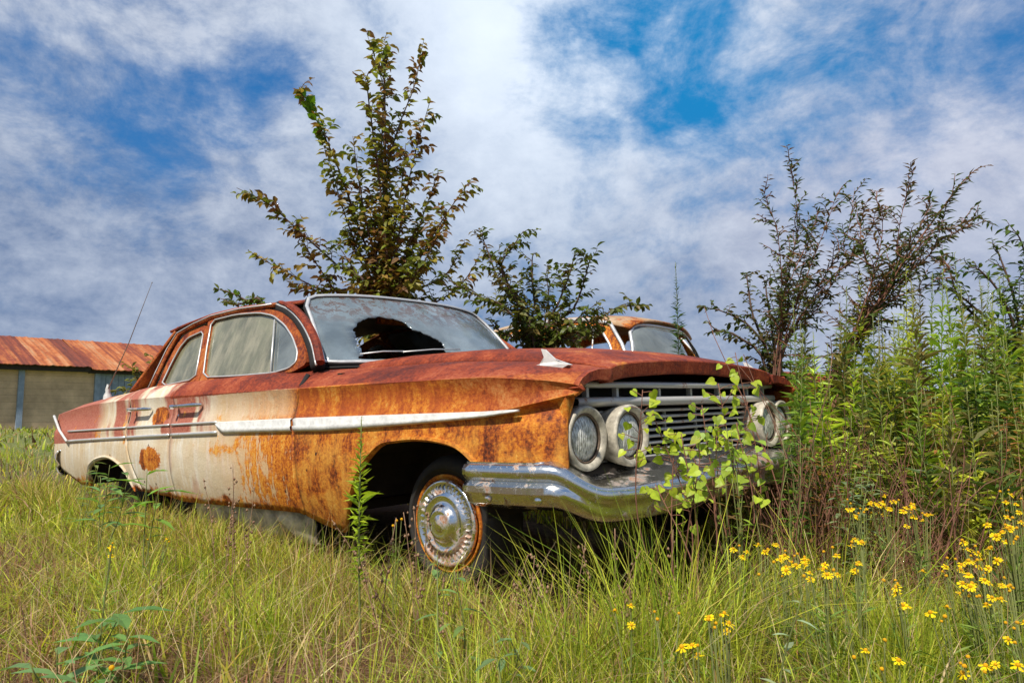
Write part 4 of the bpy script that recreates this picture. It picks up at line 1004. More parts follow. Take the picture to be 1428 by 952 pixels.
shrub('elm_bush', 'lower leafy bush between the windshield and the rounded roof behind', 'bush', gpt(750, 5.2), 5.3, [
    [(745, 470), (700, 400), (680, 350), (668, 318)], [(745, 470), (700, 380), (715, 345), (730, 322)], [(740, 470), (680, 420), (640, 400), (612, 378)], [(755, 480), (745, 420), (742, 365), (745, 352)],
    [(760, 480), (780, 420), (795, 380), (802, 350)], [(765, 480), (800, 430), (815, 390), (824, 356)], [(775, 490), (820, 455), (860, 430), (895, 425)], [(750, 480), (715, 440), (690, 420), (660, 420)],
    [(755, 485), (760, 450), (765, 410), (760, 380)], [(770, 485), (790, 460), (810, 440), (830, 425)], [(745, 480), (725, 450), (720, 420), (705, 395)], [(770, 490), (800, 475), (830, 465), (845, 450)], [(740, 480), (720, 470), (700, 465), (690, 450)],
    [(760, 490), (780, 478), (800, 470), (815, 462)], [(750, 490), (745, 475), (740, 460), (735, 445)]],
    cols=[(.09, .12, .02), (.07, .10, .018), (.13, .14, .03), (.12, .09, .025)], tstep=.036, leafL=.062)
shrub('sapling_sprig', 'small leafy sprig poking over the left end of the sedan roof', 'bush', gpt(385, 5.6), 5.6, [[(370, 440), (345, 420), (322, 408), (300, 402)], [(370, 440), (330, 425), (305, 415)]], cols=[(.08, .14, .02), (.1, .12, .02)], tstep=.05, twigL=.16)
shrub('field_sapling', 'thin yellow green sapling beyond the trunk, in front of the shed wall', 'bush', gpt(190, 9.0), 9.0, [[(200, 560), (190, 525), (182, 505)], [(200, 560), (205, 530), (215, 500)], [(195, 560), (180, 545), (160, 545)]], cols=[(.16, .17, .03), (.2, .17, .04)], tstep=.08, twigL=.3, leafL=.08)

# tall thin-leaved shrubs on the right
WIL = [(.06, .09, .025), (.09, .12, .03), (.14, .08, .04), (.07, .08, .035)]
shrub('thin_leaved_shrub', 'tall feathery shrub with one reddish stem leaning far right beyond the grille', 'bush', gpt(1095, 3.9), 4.0, [
    [(1112, 630), (1180, 500), (1235, 405), (1285, 330), (1345, 250)], [(1130, 600), (1200, 470), (1245, 390), (1255, 310), (1275, 236)], [(1150, 560), (1200, 440), (1230, 330), (1222, 275)],
    [(1190, 490), (1285, 340), (1330, 318), (1368, 300)], [(1120, 610), (1180, 490), (1260, 380), (1320, 330), (1352, 316)], [(1190, 480), (1240, 400), (1290, 300), (1298, 272)], [(1140, 590), (1190, 480), (1215, 400), (1200, 330), (1205, 290)], [(1150, 560), (1230, 430), (1290, 400), (1340, 360)], [(1160, 540), (1210, 420), (1245, 370), (1262, 330)], [(1200, 480), (1260, 390), (1300, 350), (1322, 280)]],
    spread=.3, leafL=.050, lw=.30, kind='narrow', cols=WIL, twigL=.30, dens=1.2, stem=M['redstem'], thick=.0060, droopy=0, tstep=.042, start=1.5, main=2.6)
shrub('thin_leaved_shrub', 'tall feathery dark shrub standing upright just right of the hood', 'bush', gpt(1075, 4.2), 4.3, [
    [(1078, 560), (1085, 450), (1105, 360), (1112, 300), (1100, 224)], [(1080, 540), (1090, 430), (1085, 330), (1065, 268)], [(1085, 520), (1120, 400), (1150, 320), (1168, 268)],
    [(1085, 520), (1130, 420), (1180, 330), (1192, 262)], [(1088, 500), (1100, 400), (1130, 330), (1142, 290)], [(1090, 500), (1140, 430), (1170, 380), (1200, 345)], [(1085, 500), (1100, 430), (1120, 370), (1128, 300)], [(1090, 500), (1150, 400), (1195, 350), (1225, 300)]],
    spread=.3, leafL=.050, lw=.32, kind='narrow', cols=WIL, twigL=.28, dens=1.2, stem=M['redstem'], thick=.0055, droopy=0, tstep=.040, start=1.3)
shrub('dark_leaved_bush', 'dark bush with small round leaves right of the second car roof', 'bush', gpt(1065, 4.8), 4.9, [
    [(1075, 520), (1050, 460), (1010, 435), (978, 428)], [(1075, 520), (1050, 440), (1042, 390), (1040, 384)], [(1080, 520), (1075, 450), (1068, 400), (1075, 385)], [(1085, 520), (1110, 440), (1125, 390)],
    [(1070, 520), (1030, 470), (1000, 460), (988, 450)], [(1085, 500), (1095, 450), (1100, 410), (1095, 390)]], cols=[(.05, .08, .018), (.07, .09, .02), (.09, .08, .02)], leafL=.05, twigL=.2, tstep=.035)
shrub('edge_bush', 'leafy bush at the right edge above the bright goldenrods', 'bush', gpt(1420, 4.0), 4.1, [
    [(1420, 500), (1400, 420), (1370, 380), (1352, 372)], [(1425, 500), (1415, 420), (1395, 360), (1385, 340)], [(1430, 500), (1440, 400), (1425, 340), (1415, 322)], [(1440, 480), (1460, 400), (1470, 350)], [(1410, 500), (1360, 430), (1310, 395), (1290, 385)], [(1400, 500), (1340, 420), (1325, 380), (1310, 350)]],
    cols=[(.06, .11, .02), (.08, .13, .025), (.10, .13, .03)], leafL=.055, twigL=.24, tstep=.035, lw=.4)

# goldenrod stalks
def stalk(label, u, vtop, depth, col=(.17, .27, .03), leafL=.095, group='goldenrod stalks right of the car', name='goldenrod_stalk', lean=None, wd=.21, dens=1.0, cat='weed', low=.15):
    b = gpt(u, depth); top = W(u + (lean if lean is not None else random.uniform(-14, 14)), vtop, depth + random.uniform(-.05, .05))
    mid = b.lerp(top, .5) + Vector((random.uniform(-.03, .03), random.uniform(-.03, .03), 0)); pts = curve([b, mid, top], 8); H = (top - b).length
    S_, F_ = MB(), MB(); S_.tube(pts, [.0045 * (1 - .75 * i / len(pts)) for i in range(len(pts))], 5)
    n = int(H / .0075 * dens); az = random.uniform(0, 6); tone = random.uniform(.6, 1.25); lean_ = random.uniform(0, .6); rag = random.uniform(.2, .5); bush = random.uniform(.75, 1.3)
    for i in range(n):
        s = low + (1 - low) * (i + random.random()) / n; p, d, _ = along(pts, min(s, 1)); az += 2.4 + random.gauss(0, .5)
        if random.random() < (.45 - s) * 1.2 and dens < 1.5: continue
        env = min(1.0, (1.02 - s) * 3.2) * min(1, .45 + (s - low) * 2) * (1.12 - .35 * s); L = leafL * bush * max(.2, env) * random.uniform(.8 - rag, 1.25)
        el = random.uniform(-.15, .8) + .6 * s ** 4 + lean_ * .4; ld = Vector((math.cos(az) * math.cos(el), math.sin(az) * math.cos(el), math.sin(el)))
        c = (col[0] * tone, col[1] * tone, col[2]) if s > .3 else (col[0] * .75 * tone, col[1] * .5 * tone, col[2])
        leaf(F_, p, ld, L, L * wd * random.uniform(.7, 1.2), vary(c, .3), 'narrow', up=(random.gauss(0, .5), random.gauss(0, .5), 1), fold=.3, droop=random.uniform(.05, .6))
    return plant(name, label, cat, b, S_, F_, M['gstem'], group)
GL = 'bright green goldenrod stalk in the thicket right of the car'
for (u, vt, d) in [(1165, 425, 3.7), (1195, 372, 3.9), (1212, 440, 3.5), (1225, 468, 3.3), (1180, 470, 3.4), (1142, 480, 3.5), (1125, 450, 3.9), (1245, 440, 3.6), (1262, 400, 3.8), (1275, 470, 3.2), (1290, 430, 3.5), (1300, 380, 3.9), (1313, 465, 3.2), (1325, 395, 3.6),
                   (1338, 355, 4.0), (1350, 430, 3.4), (1362, 480, 3.0), (1372, 400, 3.7), (1385, 450, 3.3), (1395, 420, 3.5), (1408, 470, 3.0), (1420, 400, 3.8), (1430, 440, 3.3), (1445, 400, 3.4), (1460, 450, 3.1), (1480, 410, 3.4), (1500, 430, 3.2),
                   (1110, 500, 3.6), (1155, 520, 3.2), (1200, 530, 3.0), (1235, 520, 2.95), (1265, 530, 2.85), (1300, 520, 2.8), (1340, 540, 2.75), (1380, 530, 2.7), (1415, 520, 2.7), (1450, 530, 2.7), (1320, 560, 2.6), (1280, 590, 2.7), (1360, 590, 2.55), (1230, 590, 2.85), (1175, 580, 3.0), (1405, 600, 2.5),
                   (1135, 545, 3.4), (1250, 560, 3.1), (1345, 500, 3.1), (1432, 560, 2.6), (1300, 455, 3.7), (1218, 500, 3.3), (1400, 380, 4.1), (1280, 500, 3.4), (1190, 500, 3.5), (1370, 560, 2.8)]:
    stalk(GL, u, vt, d, col=random.choice([(.34, .44, .04), (.22, .32, .04), (.42, .46, .05), (.12, .19, .03), (.26, .24, .05)]))
for q in range(46):
    u_ = random.uniform(1095, 1480); d_ = random.uniform(3.0, 4.6)
    stalk(GL, u_, random.uniform(400, 520) - (40 if u_ > 1260 else 0), d_, col=random.choice([(.32, .42, .04), (.22, .33, .035), (.42, .46, .05), (.14, .22, .03), (.26, .22, .05)]))
stalk('single tall green stalk sticking up behind the hood at the second windshield', 946, 366, 4.6, col=(.07, .14, .03), leafL=.10, group=None, lean=-4, low=.5)
stalk('bright green stalk standing against the front fender ahead of the wheel opening', 512, 584, 1.98, col=(.34, .46, .03), leafL=.058, group=None, lean=-8, wd=.20, dens=2.1, low=.36)
stalk('short leafy stalk under the right end of the chrome bumper', 1108, 640, 2.6, col=(.12, .22, .03), leafL=.06, group=None)

# vine with yellow green heart leaves in front of the grille
def vine(label, u, depth, vtop, n, col, du=0, LL=.034, branch=3):
    b = gpt(u, depth); S_, F_ = MB(), MB()
    for k in range(branch):
        top = W(u + du + random.uniform(-38, 38), vtop + k * 34 * (k > 0) + random.uniform(-6, 8), depth + random.uniform(-.06, .1)); pts = curve([b, b.lerp(top, .5) + Vector((random.gauss(0, .05), random.gauss(0, .04), 0)), top], 8)
        S_.tube(pts, [.0032 * (1 - .6 * i / len(pts)) for i in range(len(pts))], 5)
        for i in range(n):
            s = .70 + .30 * (i + random.random()) / n; p, d, _ = along(pts, min(1, s)); tw = twig_path(p, Vector((random.gauss(0, 1), random.gauss(0, .6), .3)), random.uniform(.02, .07), 3); S_.tube(tw, .0012, 4, caps=False)
            ld = Vector((random.gauss(0, .8), random.gauss(-.3, .5), -random.uniform(.2, 1))); l_ = LL * random.uniform(.55, 1.15)
            leaf(F_, tw[-1], ld, l_, l_ * .95, vary(col, .2), 'heart', up=Vector((random.gauss(0, .6), -1 + random.gauss(0, .5), random.uniform(.2, 1.2))), fold=.18, droop=.15)
    return plant('vine_sprig', label, 'vine', b, S_, F_, M['redstem'])
VC = (.33, .42, .03)
vine('heart-leaved vine climbing in front of the inner headlight and grille', 940, 2.25, 545, 15, VC, -8)
vine('heart-leaved vine sprig reaching above the hood edge near the far headlights', 1035, 2.45, 495, 15, VC, -10, branch=5)
vine('pale green vine sprig against the middle of the grille', 985, 2.3, 560, 13, (.25, .36, .04), 5)
vine('low vine sprig hanging over the chrome bumper', 940, 2.05, 610, 8, VC, 0, LL=.03, branch=3)
def leafy(label, u, depth, vtop, n, col, L=.07, lw=.3, spread=.3, name='leafy_weed', stems=3, cat='weed', kind='simple', group=None, low=.15):
    b = gpt(u, depth); S_, F_ = MB(), MB()
    for k in range(stems):
        top = W(u + random.uniform(-1, 1) * spread * 100, vtop + random.uniform(0, 30) * (k > 0), depth + random.uniform(-.1, .1)); pts = curve([b, b.lerp(top, .5) + Vector((random.gauss(0, .03), random.gauss(0, .03), 0)), top], 6)
        S_.tube(pts, [.003 * (1 - .6 * i / len(pts)) for i in range(len(pts))], 5)
        for i in range(n):
            p, d, _ = along(pts, low + (1 - low) * (i + .5) / n); az = i * 2.4 + k; ld = Vector((math.cos(az), math.sin(az), random.uniform(-.1, .6))); l_ = L * random.uniform(.6, 1.15)
            leaf(F_, p, ld, l_, l_ * lw, vary(col, .2), kind, up=(0, 0, 1), fold=.3, droop=.25)
    return plant(name, label, cat, b, S_, F_, M['gstem'], group)
leafy('leafy green weed before the far end of the grille', 1020, 2.35, 590, 16, (.20, .32, .04), .045, .28, .35)
leafy('dense green weed growing at the right end of the bumper', 1085, 2.55, 600, 16, (.13, .24, .03), .05, .3, .4, stems=4)
leafy('broad-leaved weed in the left foreground grass', 165, 1.75, 850, 9, (.13, .26, .07), .105, .32, .5, stems=3, low=.35)
leafy('pale broad-leaved weed at the lower left corner', 75, 1.45, 905, 7, (.14, .25, .09), .09, .34, .5, stems=2, low=.4)
leafy('broad-leaved weed below the rear wheel opening', 150, 3.2, 648, 9, (.13, .24, .07), .11, .32, .3, stems=3, low=.4)
leafy('green weed with long leaves before the rear door', 212, 2.7, 655, 6, (.16, .30, .04), .12, .22, .15, stems=2, low=.5)
leafy('pale green weed in the grass below the front wheel', 632, 1.75, 775, 8, (.16, .27, .08), .06, .3, .25, stems=2)
leafy('whitish-tipped weed low in the right foreground', 1115, 1.35, 828, 7, (.30, .38, .22), .05, .28, .12, stems=1, low=.4)
leafy('small weed with grey green leaves below the flowers', 700, 1.5, 885, 8, (.15, .24, .10), .05, .35, .3, stems=3)
leafy('rough brown green weed under the chrome bumper', 1010, 2.2, 665, 12, (.16, .10, .04), .05, .3, .4, stems=4)
leafy('green weed tuft under the shed side of the trunk', 120, 3.9, 640, 9, (.15, .20, .05), .08, .3, .3, stems=3)

for lab, u, d, vt, c, L_, w_ in [
    ('dark leafy weed pressed against the far headlights', 1125, 3.05, 575, (.07, .12, .03), .06, .4),
    ('brownish dying weed just right of the bumper end', 1150, 2.8, 610, (.22, .11, .04), .05, .3),
    ('pale yellow green weed low among the dead brush', 1205, 2.8, 600, (.34, .40, .06), .06, .3),
    ('dark green bushy weed in the middle of the thicket', 1245, 3.1, 520, (.06, .11, .03), .07, .42),
    ('rusty brown seeding weed in the middle of the thicket', 1290, 2.9, 540, (.26, .12, .05), .045, .3),
    ('broad dark weed near the right edge of the thicket', 1385, 2.9, 520, (.07, .13, .03), .08, .4),
    ('reddish dying weed at the right edge of the thicket', 1420, 2.7, 560, (.28, .13, .05), .05, .3),
    ('grey green weed standing behind the left flower cluster', 1185, 2.5, 650, (.18, .24, .12), .05, .35)]:
    leafy(lab, u, d, vt, 34, c, L_, w_, .45, stems=7, low=.25)
for k in range(22):
    b = gpt(random.uniform(1110, 1450), random.uniform(2.6, 3.6)); S_ = MB(); L_ = random.uniform(.6, 1.3)
    S_.tube(twig_path(b, Vector((random.gauss(0, .9), random.gauss(0, .4), 1)), L_, 9, .13), [.0042 * (1 - .08 * i) for i in range(10)], 5)
    for q in range(5):
        tp_ = twig_path(b, Vector((random.gauss(0, .9), random.gauss(0, .4), 1)), L_ * .8, 7, .16); S_.tube(tp_, .0016, 4, caps=False)
    plant('dead_stem', 'bent dead reddish stem leaning through the goldenrods', 'dry weed', b, S_, None, M['redstem'] if k % 2 else M['dry'], 'bent dead stems in the thicket', 'stem')

# dry seed stems against the doors and wheel
def drystems(label, u, depth, n, h, group=None):
    b = gpt(u, depth); S_, F_ = MB(), MB()
    for k in range(n):
        p0 = b + Vector((random.gauss(0, .07), random.gauss(0, .05), 0)); d = Vector((random.gauss(0, .22), random.gauss(0, .15), 1)); pts = twig_path(p0, d, h * random.uniform(.6, 1.1), 8, .045)
        S_.tube(pts, [.0016] * 6 + [.0012] * 3, 4)
        for q in range(12):
            s = random.uniform(.45, 1); p, dd, _ = along(pts, s); r_ = random.uniform(.003, .0055); c = p + Vector((random.gauss(0, .008), random.gauss(0, .008), 0))
            S_.add([c + Vector(v) * r_ for v in ((1, 0, 0), (-1, 0, 0), (0, 1, 0), (0, -1, 0), (0, 0, 1.4), (0, 0, -1.4))], [(0, 2, 4), (2, 1, 4), (1, 3, 4), (3, 0, 4), (2, 0, 5), (1, 2, 5), (3, 1, 5), (0, 3, 5)])
    return plant('dry_seed_stems', label, 'dry weed', b, S_, F_, M['dry'], group, 'stem', 'seed_heads')
drystems('thin dark seed stems standing against the front door', 335, 2.75, 7, .50)
drystems('dry seed stems leaning over the front wheel opening', 585, 2.05, 7, .46)
drystems('dry stems in front of the bumper end', 715, 1.95, 7, .40)
drystems('dry stems rising before the middle of the bumper', 850, 1.9, 8, .42)
for k, (u, d) in enumerate([(1090, 2.6), (1160, 2.6), (1200, 2.6), (1250, 2.5), (1130, 2.7), (1300, 2.5), (1120, 3.0), (1150, 2.9), (1180, 3.0), (1210, 2.9), (1245, 2.85), (1140, 3.3), (1100, 2.8), (1280, 2.8), (1320, 2.7), (1370, 2.7)]):
    b = gpt(u, d); S_ = MB()
    for q in range(26):
        p0 = b + Vector((random.gauss(0, .09), random.gauss(0, .09), 0)); S_.tube(twig_path(p0, Vector((random.gauss(0, .45), random.gauss(0, .3), 1)), random.uniform(.3, .75), 6, .12), [.0028, .0026, .0024, .002, .0016, .0013, .001], 4, caps=False)
    plant('dry_brush', 'clump of dead reddish brown stems under the goldenrods', 'dry weed', b, S_, None, M['redstem'], 'dead brush clumps under the goldenrods', 'stem')

# yellow flowers
def flower_plant(label, heads, hgt, group, size=.0062, bare=.6):
    us = sum(h[0] for h in heads) / len(heads); vs = sum(h[1] for h in heads) / len(heads); depth = (CAM_H - hgt) / max(.02, ((vs - 573) / FPX)); depth = min(depth, 3.4)
    b = gpt(us, depth); S_, F_ = MB(), MB(); root = empty('yellow_flower', b); tag(root, label, 'wildflower', group); hd = []
    for (u, v) in heads:
        p = W(u, v, depth + random.uniform(-.06, .06)); S_.tube(curve([b, b.lerp(p, .5) + Vector((0, 0, .04)), p], 4), .0014, 4, caps=False)
        for q in range(5):
            s = random.uniform(.1, .75); leaf(F_, b.lerp(p, s), Vector((random.gauss(0, 1), random.gauss(0, 1), .6)), .05, .006, vary((.16, .25, .04)), 'narrow')
        m = MB(); r_ = size * random.uniform(.8, 1.15); pp = p - b; tilt = Vector((random.gauss(0, .3), random.gauss(-.25, .3), 1)).normalized()
        m.col = (.62, .36, .015); m.lathe([(r_ * .5, -r_ * .15), (r_ * .62, r_ * .15), (r_ * .5, r_ * .5), (r_ * .2, r_ * .72), (0, r_ * .76)], pp, tilt, 10)
        if random.random() > bare * .6:
            a_ = tilt.orthogonal().normalized(); b_ = tilt.cross(a_)
            for k in range(9):
                an = k * 2 * math.pi / 9 + random.uniform(-.15, .15); dr = a_ * math.cos(an) + b_ * math.sin(an) - tilt * random.uniform(0, .5); sd2 = dr.cross(tilt).normalized()
                L = r_ * random.uniform(1.2, 1.6); m.col = vary((.80, .60, .01), .12); q0 = pp + dr * r_ * .4
                m.add([q0 - sd2 * r_ * .12, q0 + sd2 * r_ * .12, q0 + dr * L * .8 + sd2 * r_ * .36, q0 + dr * L, q0 + dr * L * .8 - sd2 * r_ * .36], [(0, 1, 2, 3, 4)])
        link('flower_head', m.mesh('flower_head'), M['petal'], root, smooth=False)
    for nm, mb, mt in (('stem', S_, M['gstem']), ('foliage', F_, M['leaf'])):
        mb.v = [tuple(Vector(v) - b) for v in mb.v]; link(nm, mb.mesh(nm), mt, root)
def scatter(u, v, su, sv, n): return [(random.gauss(u, su), random.gauss(v, sv)) for _ in range(int(n * 1.4 + .5))]
FG = 'yellow wildflowers in the right foreground'
flower_plant('yellow flowers clustered below the dry brush, left group', scatter(1197, 712, 11, 7, 8), .40, FG)
flower_plant('densest cluster of yellow flowers below the dry brush', scatter(1240, 708, 12, 7, 12), .40, FG)
flower_plant('yellow flowers clustered below the dry brush, right group', scatter(1272, 718, 11, 7, 10), .40, FG)
flower_plant('large yellow flower cluster at the right edge', scatter(1405, 735, 16, 9, 14), .42, FG)
flower_plant('yellow flowers high at the right edge', scatter(1412, 700, 12, 8, 7), .45, FG)
flower_plant('single yellow flowers right of the densest cluster', scatter(1187, 756, 8, 3, 4), .38, FG)
for (u, v, n, h) in [(1115, 782, 6, .34), (1140, 797, 6, .34), (1090, 772, 4, .35), (1165, 770, 3, .36), (1195, 795, 4, .34), (1248, 822, 5, .30), (1320, 795, 5, .33), (1345, 780, 5, .34), (1365, 760, 5, .36), (1385, 790, 6, .33), (1345, 815, 6, .31), (1370, 830, 5, .30), (1400, 815, 5, .31),
                     (1312, 850, 3, .29), (1405, 930, 5, .22), (1000, 860, 4, .30), (960, 905, 3, .27), (985, 862, 2, .3), (930, 858, 2, .3), (1350, 925, 3, .24), (1240, 938, 2, .24), (1415, 880, 4, .26), (1080, 800, 3, .33), (1030, 770, 3, .34), (1068, 765, 3, .34), (1216, 895, 2, .26), (872, 870, 2, .28)]:
    flower_plant('sparse yellow wildflower scattered in the right foreground grass', scatter(u, v, 13, 9, n), h, 'sparse yellow wildflowers in the grass')
flower_plant('upright yellow blossom in the left foreground', [(155, 762), (154, 768), (157, 757), (155, 774)], .36, None, .005)
flower_plant('small yellow flowers in the grass left of the door', [(232, 751), (236, 755), (206, 752)], .26, None, .005)
flower_plant('tiny yellow flowers beside the front wheel', [(553, 726), (548, 733), (560, 724)], .36, None, .008)
flower_plant('single yellow flower at the bottom left', [(156, 931)], .26, None, .007)

# grass
def in_car(x, y, grow=0.0):
    inv_ = np.array(CARM.inverted()); X = inv_[0, 0] * x + inv_[0, 1] * y + inv_[0, 3]; Y = inv_[1, 0] * x + inv_[1, 1] * y + inv_[1, 3]
    return (X > -4.5 - grow) & (X < .98 + grow) & (np.abs(Y) < .97 + grow), X, Y
def blades(name, label, x, y, h, w, lean, az, col, cat_kind='stuff', z=None, mat=None):
    n = len(x); zb = gz(x, y) - .01 if z is None else z
    ts = np.array([0, .35, .70, 1.0]); wd = np.array([1, .85, .55, 0])
    fa = rng.uniform(0, np.pi * 2, n); sx_, sy_ = np.cos(fa), np.sin(fa); lx, ly = np.cos(az), np.sin(az)
    V = np.zeros((n, 7, 3)); k = 0
    for i, t in enumerate(ts):
        hor = lean * h * t ** 1.8; ver = h * (t - .30 * np.minimum(lean, 1.3) * t ** 2.2)
        cx = x + lx * hor; cy = y + ly * hor; cz = zb + ver
        for s in ((-1, 1) if i < 3 else (0,)):
            V[:, k, 0] = cx + sx_ * s * w * wd[i] / 2; V[:, k, 1] = cy + sy_ * s * w * wd[i] / 2; V[:, k, 2] = cz; k += 1
    base = (np.arange(n) * 7)[:, None]
    loops = np.concatenate([base + np.array([0, 1, 3, 2]), base + np.array([2, 3, 5, 4]), base + np.array([4, 5, 6])], axis=1)
    me = bpy.data.meshes.new(name); me.vertices.add(n * 7); me.vertices.foreach_set('co', V.reshape(-1))
    me.loops.add(n * 11); me.loops.foreach_set('vertex_index', loops.reshape(-1).astype('i'))
    me.polygons.add(n * 3); st = (np.arange(n) * 11)[:, None] + np.array([0, 4, 8]); me.polygons.foreach_set('loop_start', st.reshape(-1).astype('i'))
    me.update(calc_edges=True)
    at = me.color_attributes.new('col', 'FLOAT_COLOR', 'POINT'); c4 = np.ones((n, 7, 4)); c4[:, :, :3] = col[:, None, :]
    at.data.foreach_set('color', c4.reshape(-1).astype('f'))
    me.materials.append(mat or M['grass']); o = bpy.data.objects.new(name, me); COL.objects.link(o); tag(o, label, 'grass', None, cat_kind); return o
PAL = np.array([(.33, .40, .035), (.43, .45, .055), (.20, .29, .03), (.52, .42, .11), (.56, .45, .24), (.20, .10, .055), (.36, .20, .12)])
def patch(x, y, s=1.0, ph=0.0): return .5 + .25 * (np.sin(x * 2.1 * s + 1.3 + ph) * np.sin(y * 1.7 * s + .4) + np.sin((x + y) * 3.7 * s + 2 + ph) * .6 + np.sin((x * .8 - y) * 6.1 * s + ph) * .4)
def colours(n, g):
    """g: greenness 0..1"""
    pick = rng.random(n); idx = np.where(pick < g, rng.choice([0, 1, 2], n, p=[.42, .38, .20]), rng.choice([3, 4, 5, 6], n, p=[.30, .25, .22, .23]))
    c = PAL[idx]; return np.clip(c * rng.uniform(.38, 1.4, (n, 1)) * rng.uniform(.92, 1.08, (n, 3)), .005, .8)
def field(n, d0, d1, hmul, wmul, pw, half=1.05):
    u = rng.random(n); d = (d0 ** pw + u * (d1 ** pw - d0 ** pw)) ** (1 / pw); a = rng.uniform(-half, half, n); x = d * np.tan(a * .82); y = d
    inc, X, Y = in_car(x, y, -.03); keep = ~inc; x, y = x[keep], y[keep]; n = len(x)
    p = patch(x, y) - .95 * np.exp(-(((x + .62) / .42) ** 2 + ((y - 1.75) / .28) ** 2)) - .6 * np.exp(-(((x - .82) / .22) ** 2 + ((y - 1.45) / .22) ** 2)) - .5 * np.exp(-(((x + 1.4) / .3) ** 2 + ((y - 1.6) / .3) ** 2)); kp = (rng.random(n) < np.clip(.08 + 1.5 * (p - .30), .08, 1)) | in_car(x, y, .3)[0]; x, y, p = x[kp], y[kp], p[kp]; n = len(x)
    nearc, _, _ = in_car(x, y, .22)
    h = (.045 + .13 * rng.random(n) ** 1.5 + .07 * p) * hmul; h = np.where(nearc, np.minimum(h * 1.3, .24), h)
    left = np.clip((-x + .2) / 2, 0, 1); h *= 1 - .12 * left
    g = np.clip(.0 + .92 * p + .08 * left, .06, .88)
    return x, y, h, wmul * rng.uniform(.6, 1.6, n), rng.gamma(1.8, .42, n), rng.uniform(0, 2 * np.pi, n), colours(n, g)
a = field(150000, .95, 4.2, 1.0, .0044, 1.25); blades('grass', 'mixed green and straw coloured grass covering the near field', *a)
a = field(75000, 4.0, 14, 1.15, .010, .6, 1.2); blades('grass', 'grass of the middle field around and behind the cars', *a)
a = field(45000, 13, 60, 1.5, .035, .4, .95); a = (*a[:6], np.clip(a[6] * .9, .01, .6)); blades('grass', 'far field grass reaching to the shed', *a)
# dead litter lying flat
n = 65000; d = rng.uniform(.95, 4.0, n); x = d * np.tan(rng.uniform(-.85, .85, n)); y = d; k = ~in_car(x, y, .0)[0]; x, y = x[k], y[k]; n = len(x)
col = np.array([(.24, .14, .09), (.34, .24, .14), (.14, .07, .045), (.30, .15, .10)])[rng.integers(0, 4, n)] * rng.uniform(.6, 1.3, (n, 1))
blades('dead_grass', 'dead brown grass litter matted on the soil', x, y, rng.uniform(.05, .16, n), rng.uniform(.0015, .0035, n), rng.uniform(1.5, 4.0, n), rng.uniform(0, 6.28, n), col)
# long tufts
def tufts(cs, name, label):
    X, Y, H, Wd, L, A, C = [], [], [], [], [], [], []
    for (u, dep, h, nb, sp_, g) in cs:
        b = gpt(u, dep); n = nb; r_ = np.abs(rng.normal(0, sp_, n)); t = rng.uniform(0, 6.28, n)
        X.append(b.x + r_ * np.cos(t)); Y.append(b.y + r_ * np.sin(t)); H.append(h * rng.uniform(.45, 1.1, n)); Wd.append(rng.uniform(.0022, .0050, n) * (2.2 if name == 'broad_grass' else 1)); L.append(rng.gamma(2.0, .28, n)); A.append(t + rng.normal(0, .5, n)); C.append(colours(n, np.full(n, g)))
    X, Y, H, Wd, L, A, C = [np.concatenate(q) for q in (X, Y, H, Wd, L, A, C)]
    k = ~in_car(X, Y, -.02)[0]; return blades(name, label, *[q[k] for q in (X, Y, H, Wd, L, A, C)])
cs = []
for i in range(190):
    u = random.uniform(-200, 1600); dep = random.uniform(1.15, 2.6)
    b = gpt(u, dep); inc = bool(in_car(np.array([b.x]), np.array([b.y]), .12)[0][0])
    if inc or (abs(b.x + .62) < .36 and abs(b.y - 1.75) < .26) or (abs(b.x + 1.4) < .28 and abs(b.y - 1.6) < .28) or (abs(b.x - .82) < .18 and abs(b.y - 1.45) < .2): continue
    hh = random.uniform(.20, .33) * (1.0 if u > 600 else .80); cs.append((u, dep, hh, random.randint(25, 60), random.uniform(.02, .06), random.uniform(.6, .95)))
for u, dep, h, nb in [(780, 1.75, .46, 90), (820, 1.7, .42, 70), (745, 1.7, .40, 70), (900, 1.75, .54, 110), (935, 1.8, .58, 130), (870, 1.85, .5, 90), (800, 1.85, .50, 80), (1010, 1.95, .5, 80), (960, 1.85, .50, 80), (990, 1.9, .45, 60), (860, 1.6, .36, 70), (700, 1.6, .34, 60), (1040, 1.7, .38, 60), (375, 2.2, .36, 60), (400, 2.1, .33, 60), (520, 1.7, .32, 50), (640, 1.75, .30, 60), (560, 1.5, .3, 60), (340, 1.9, .3, 50)]:
    cs.append((u, dep, h, nb, .045, .92))
for X_, Y_ in [(-.25, -1.12), (-.1, -1.2), (.05, -1.15), (.15, -1.25), (.3, -1.15), (.4, -1.22), (.5, -1.18), (-.5, -1.1), (.62, -1.25), (.22, -1.1)]:
    q_ = CARM @ Vector((X_, Y_, 0)); cs.append((714 + q_.x / q_.y * 1000, q_.y, .36, 45, .05, .75))
for i in range(120):
    q_ = CARM @ Vector((random.uniform(-4.6, .9), random.uniform(-1.32, -1.03), 0))
    if q_.y > .9: cs.append((714 + q_.x / q_.y * 1000, q_.y, random.uniform(.20, .32), 50, .05, random.uniform(.30, .9)))
for i in range(26):
    q_ = CARM @ Vector((random.uniform(1.03, 1.25), random.uniform(-1.2, 1.4), 0)); cs.append((714 + q_.x / q_.y * 1000, q_.y, random.uniform(.28, .42), 50, .05, random.uniform(.6, .95)))
tufts(cs, 'long_grass', 'long arching bright grass tufts in the foreground')
cs = [(random.uniform(1080, 1600), random.uniform(2.1, 4.6), random.uniform(.30, .55), 60, .10, random.uniform(.45, .8)) for _ in range(70)]
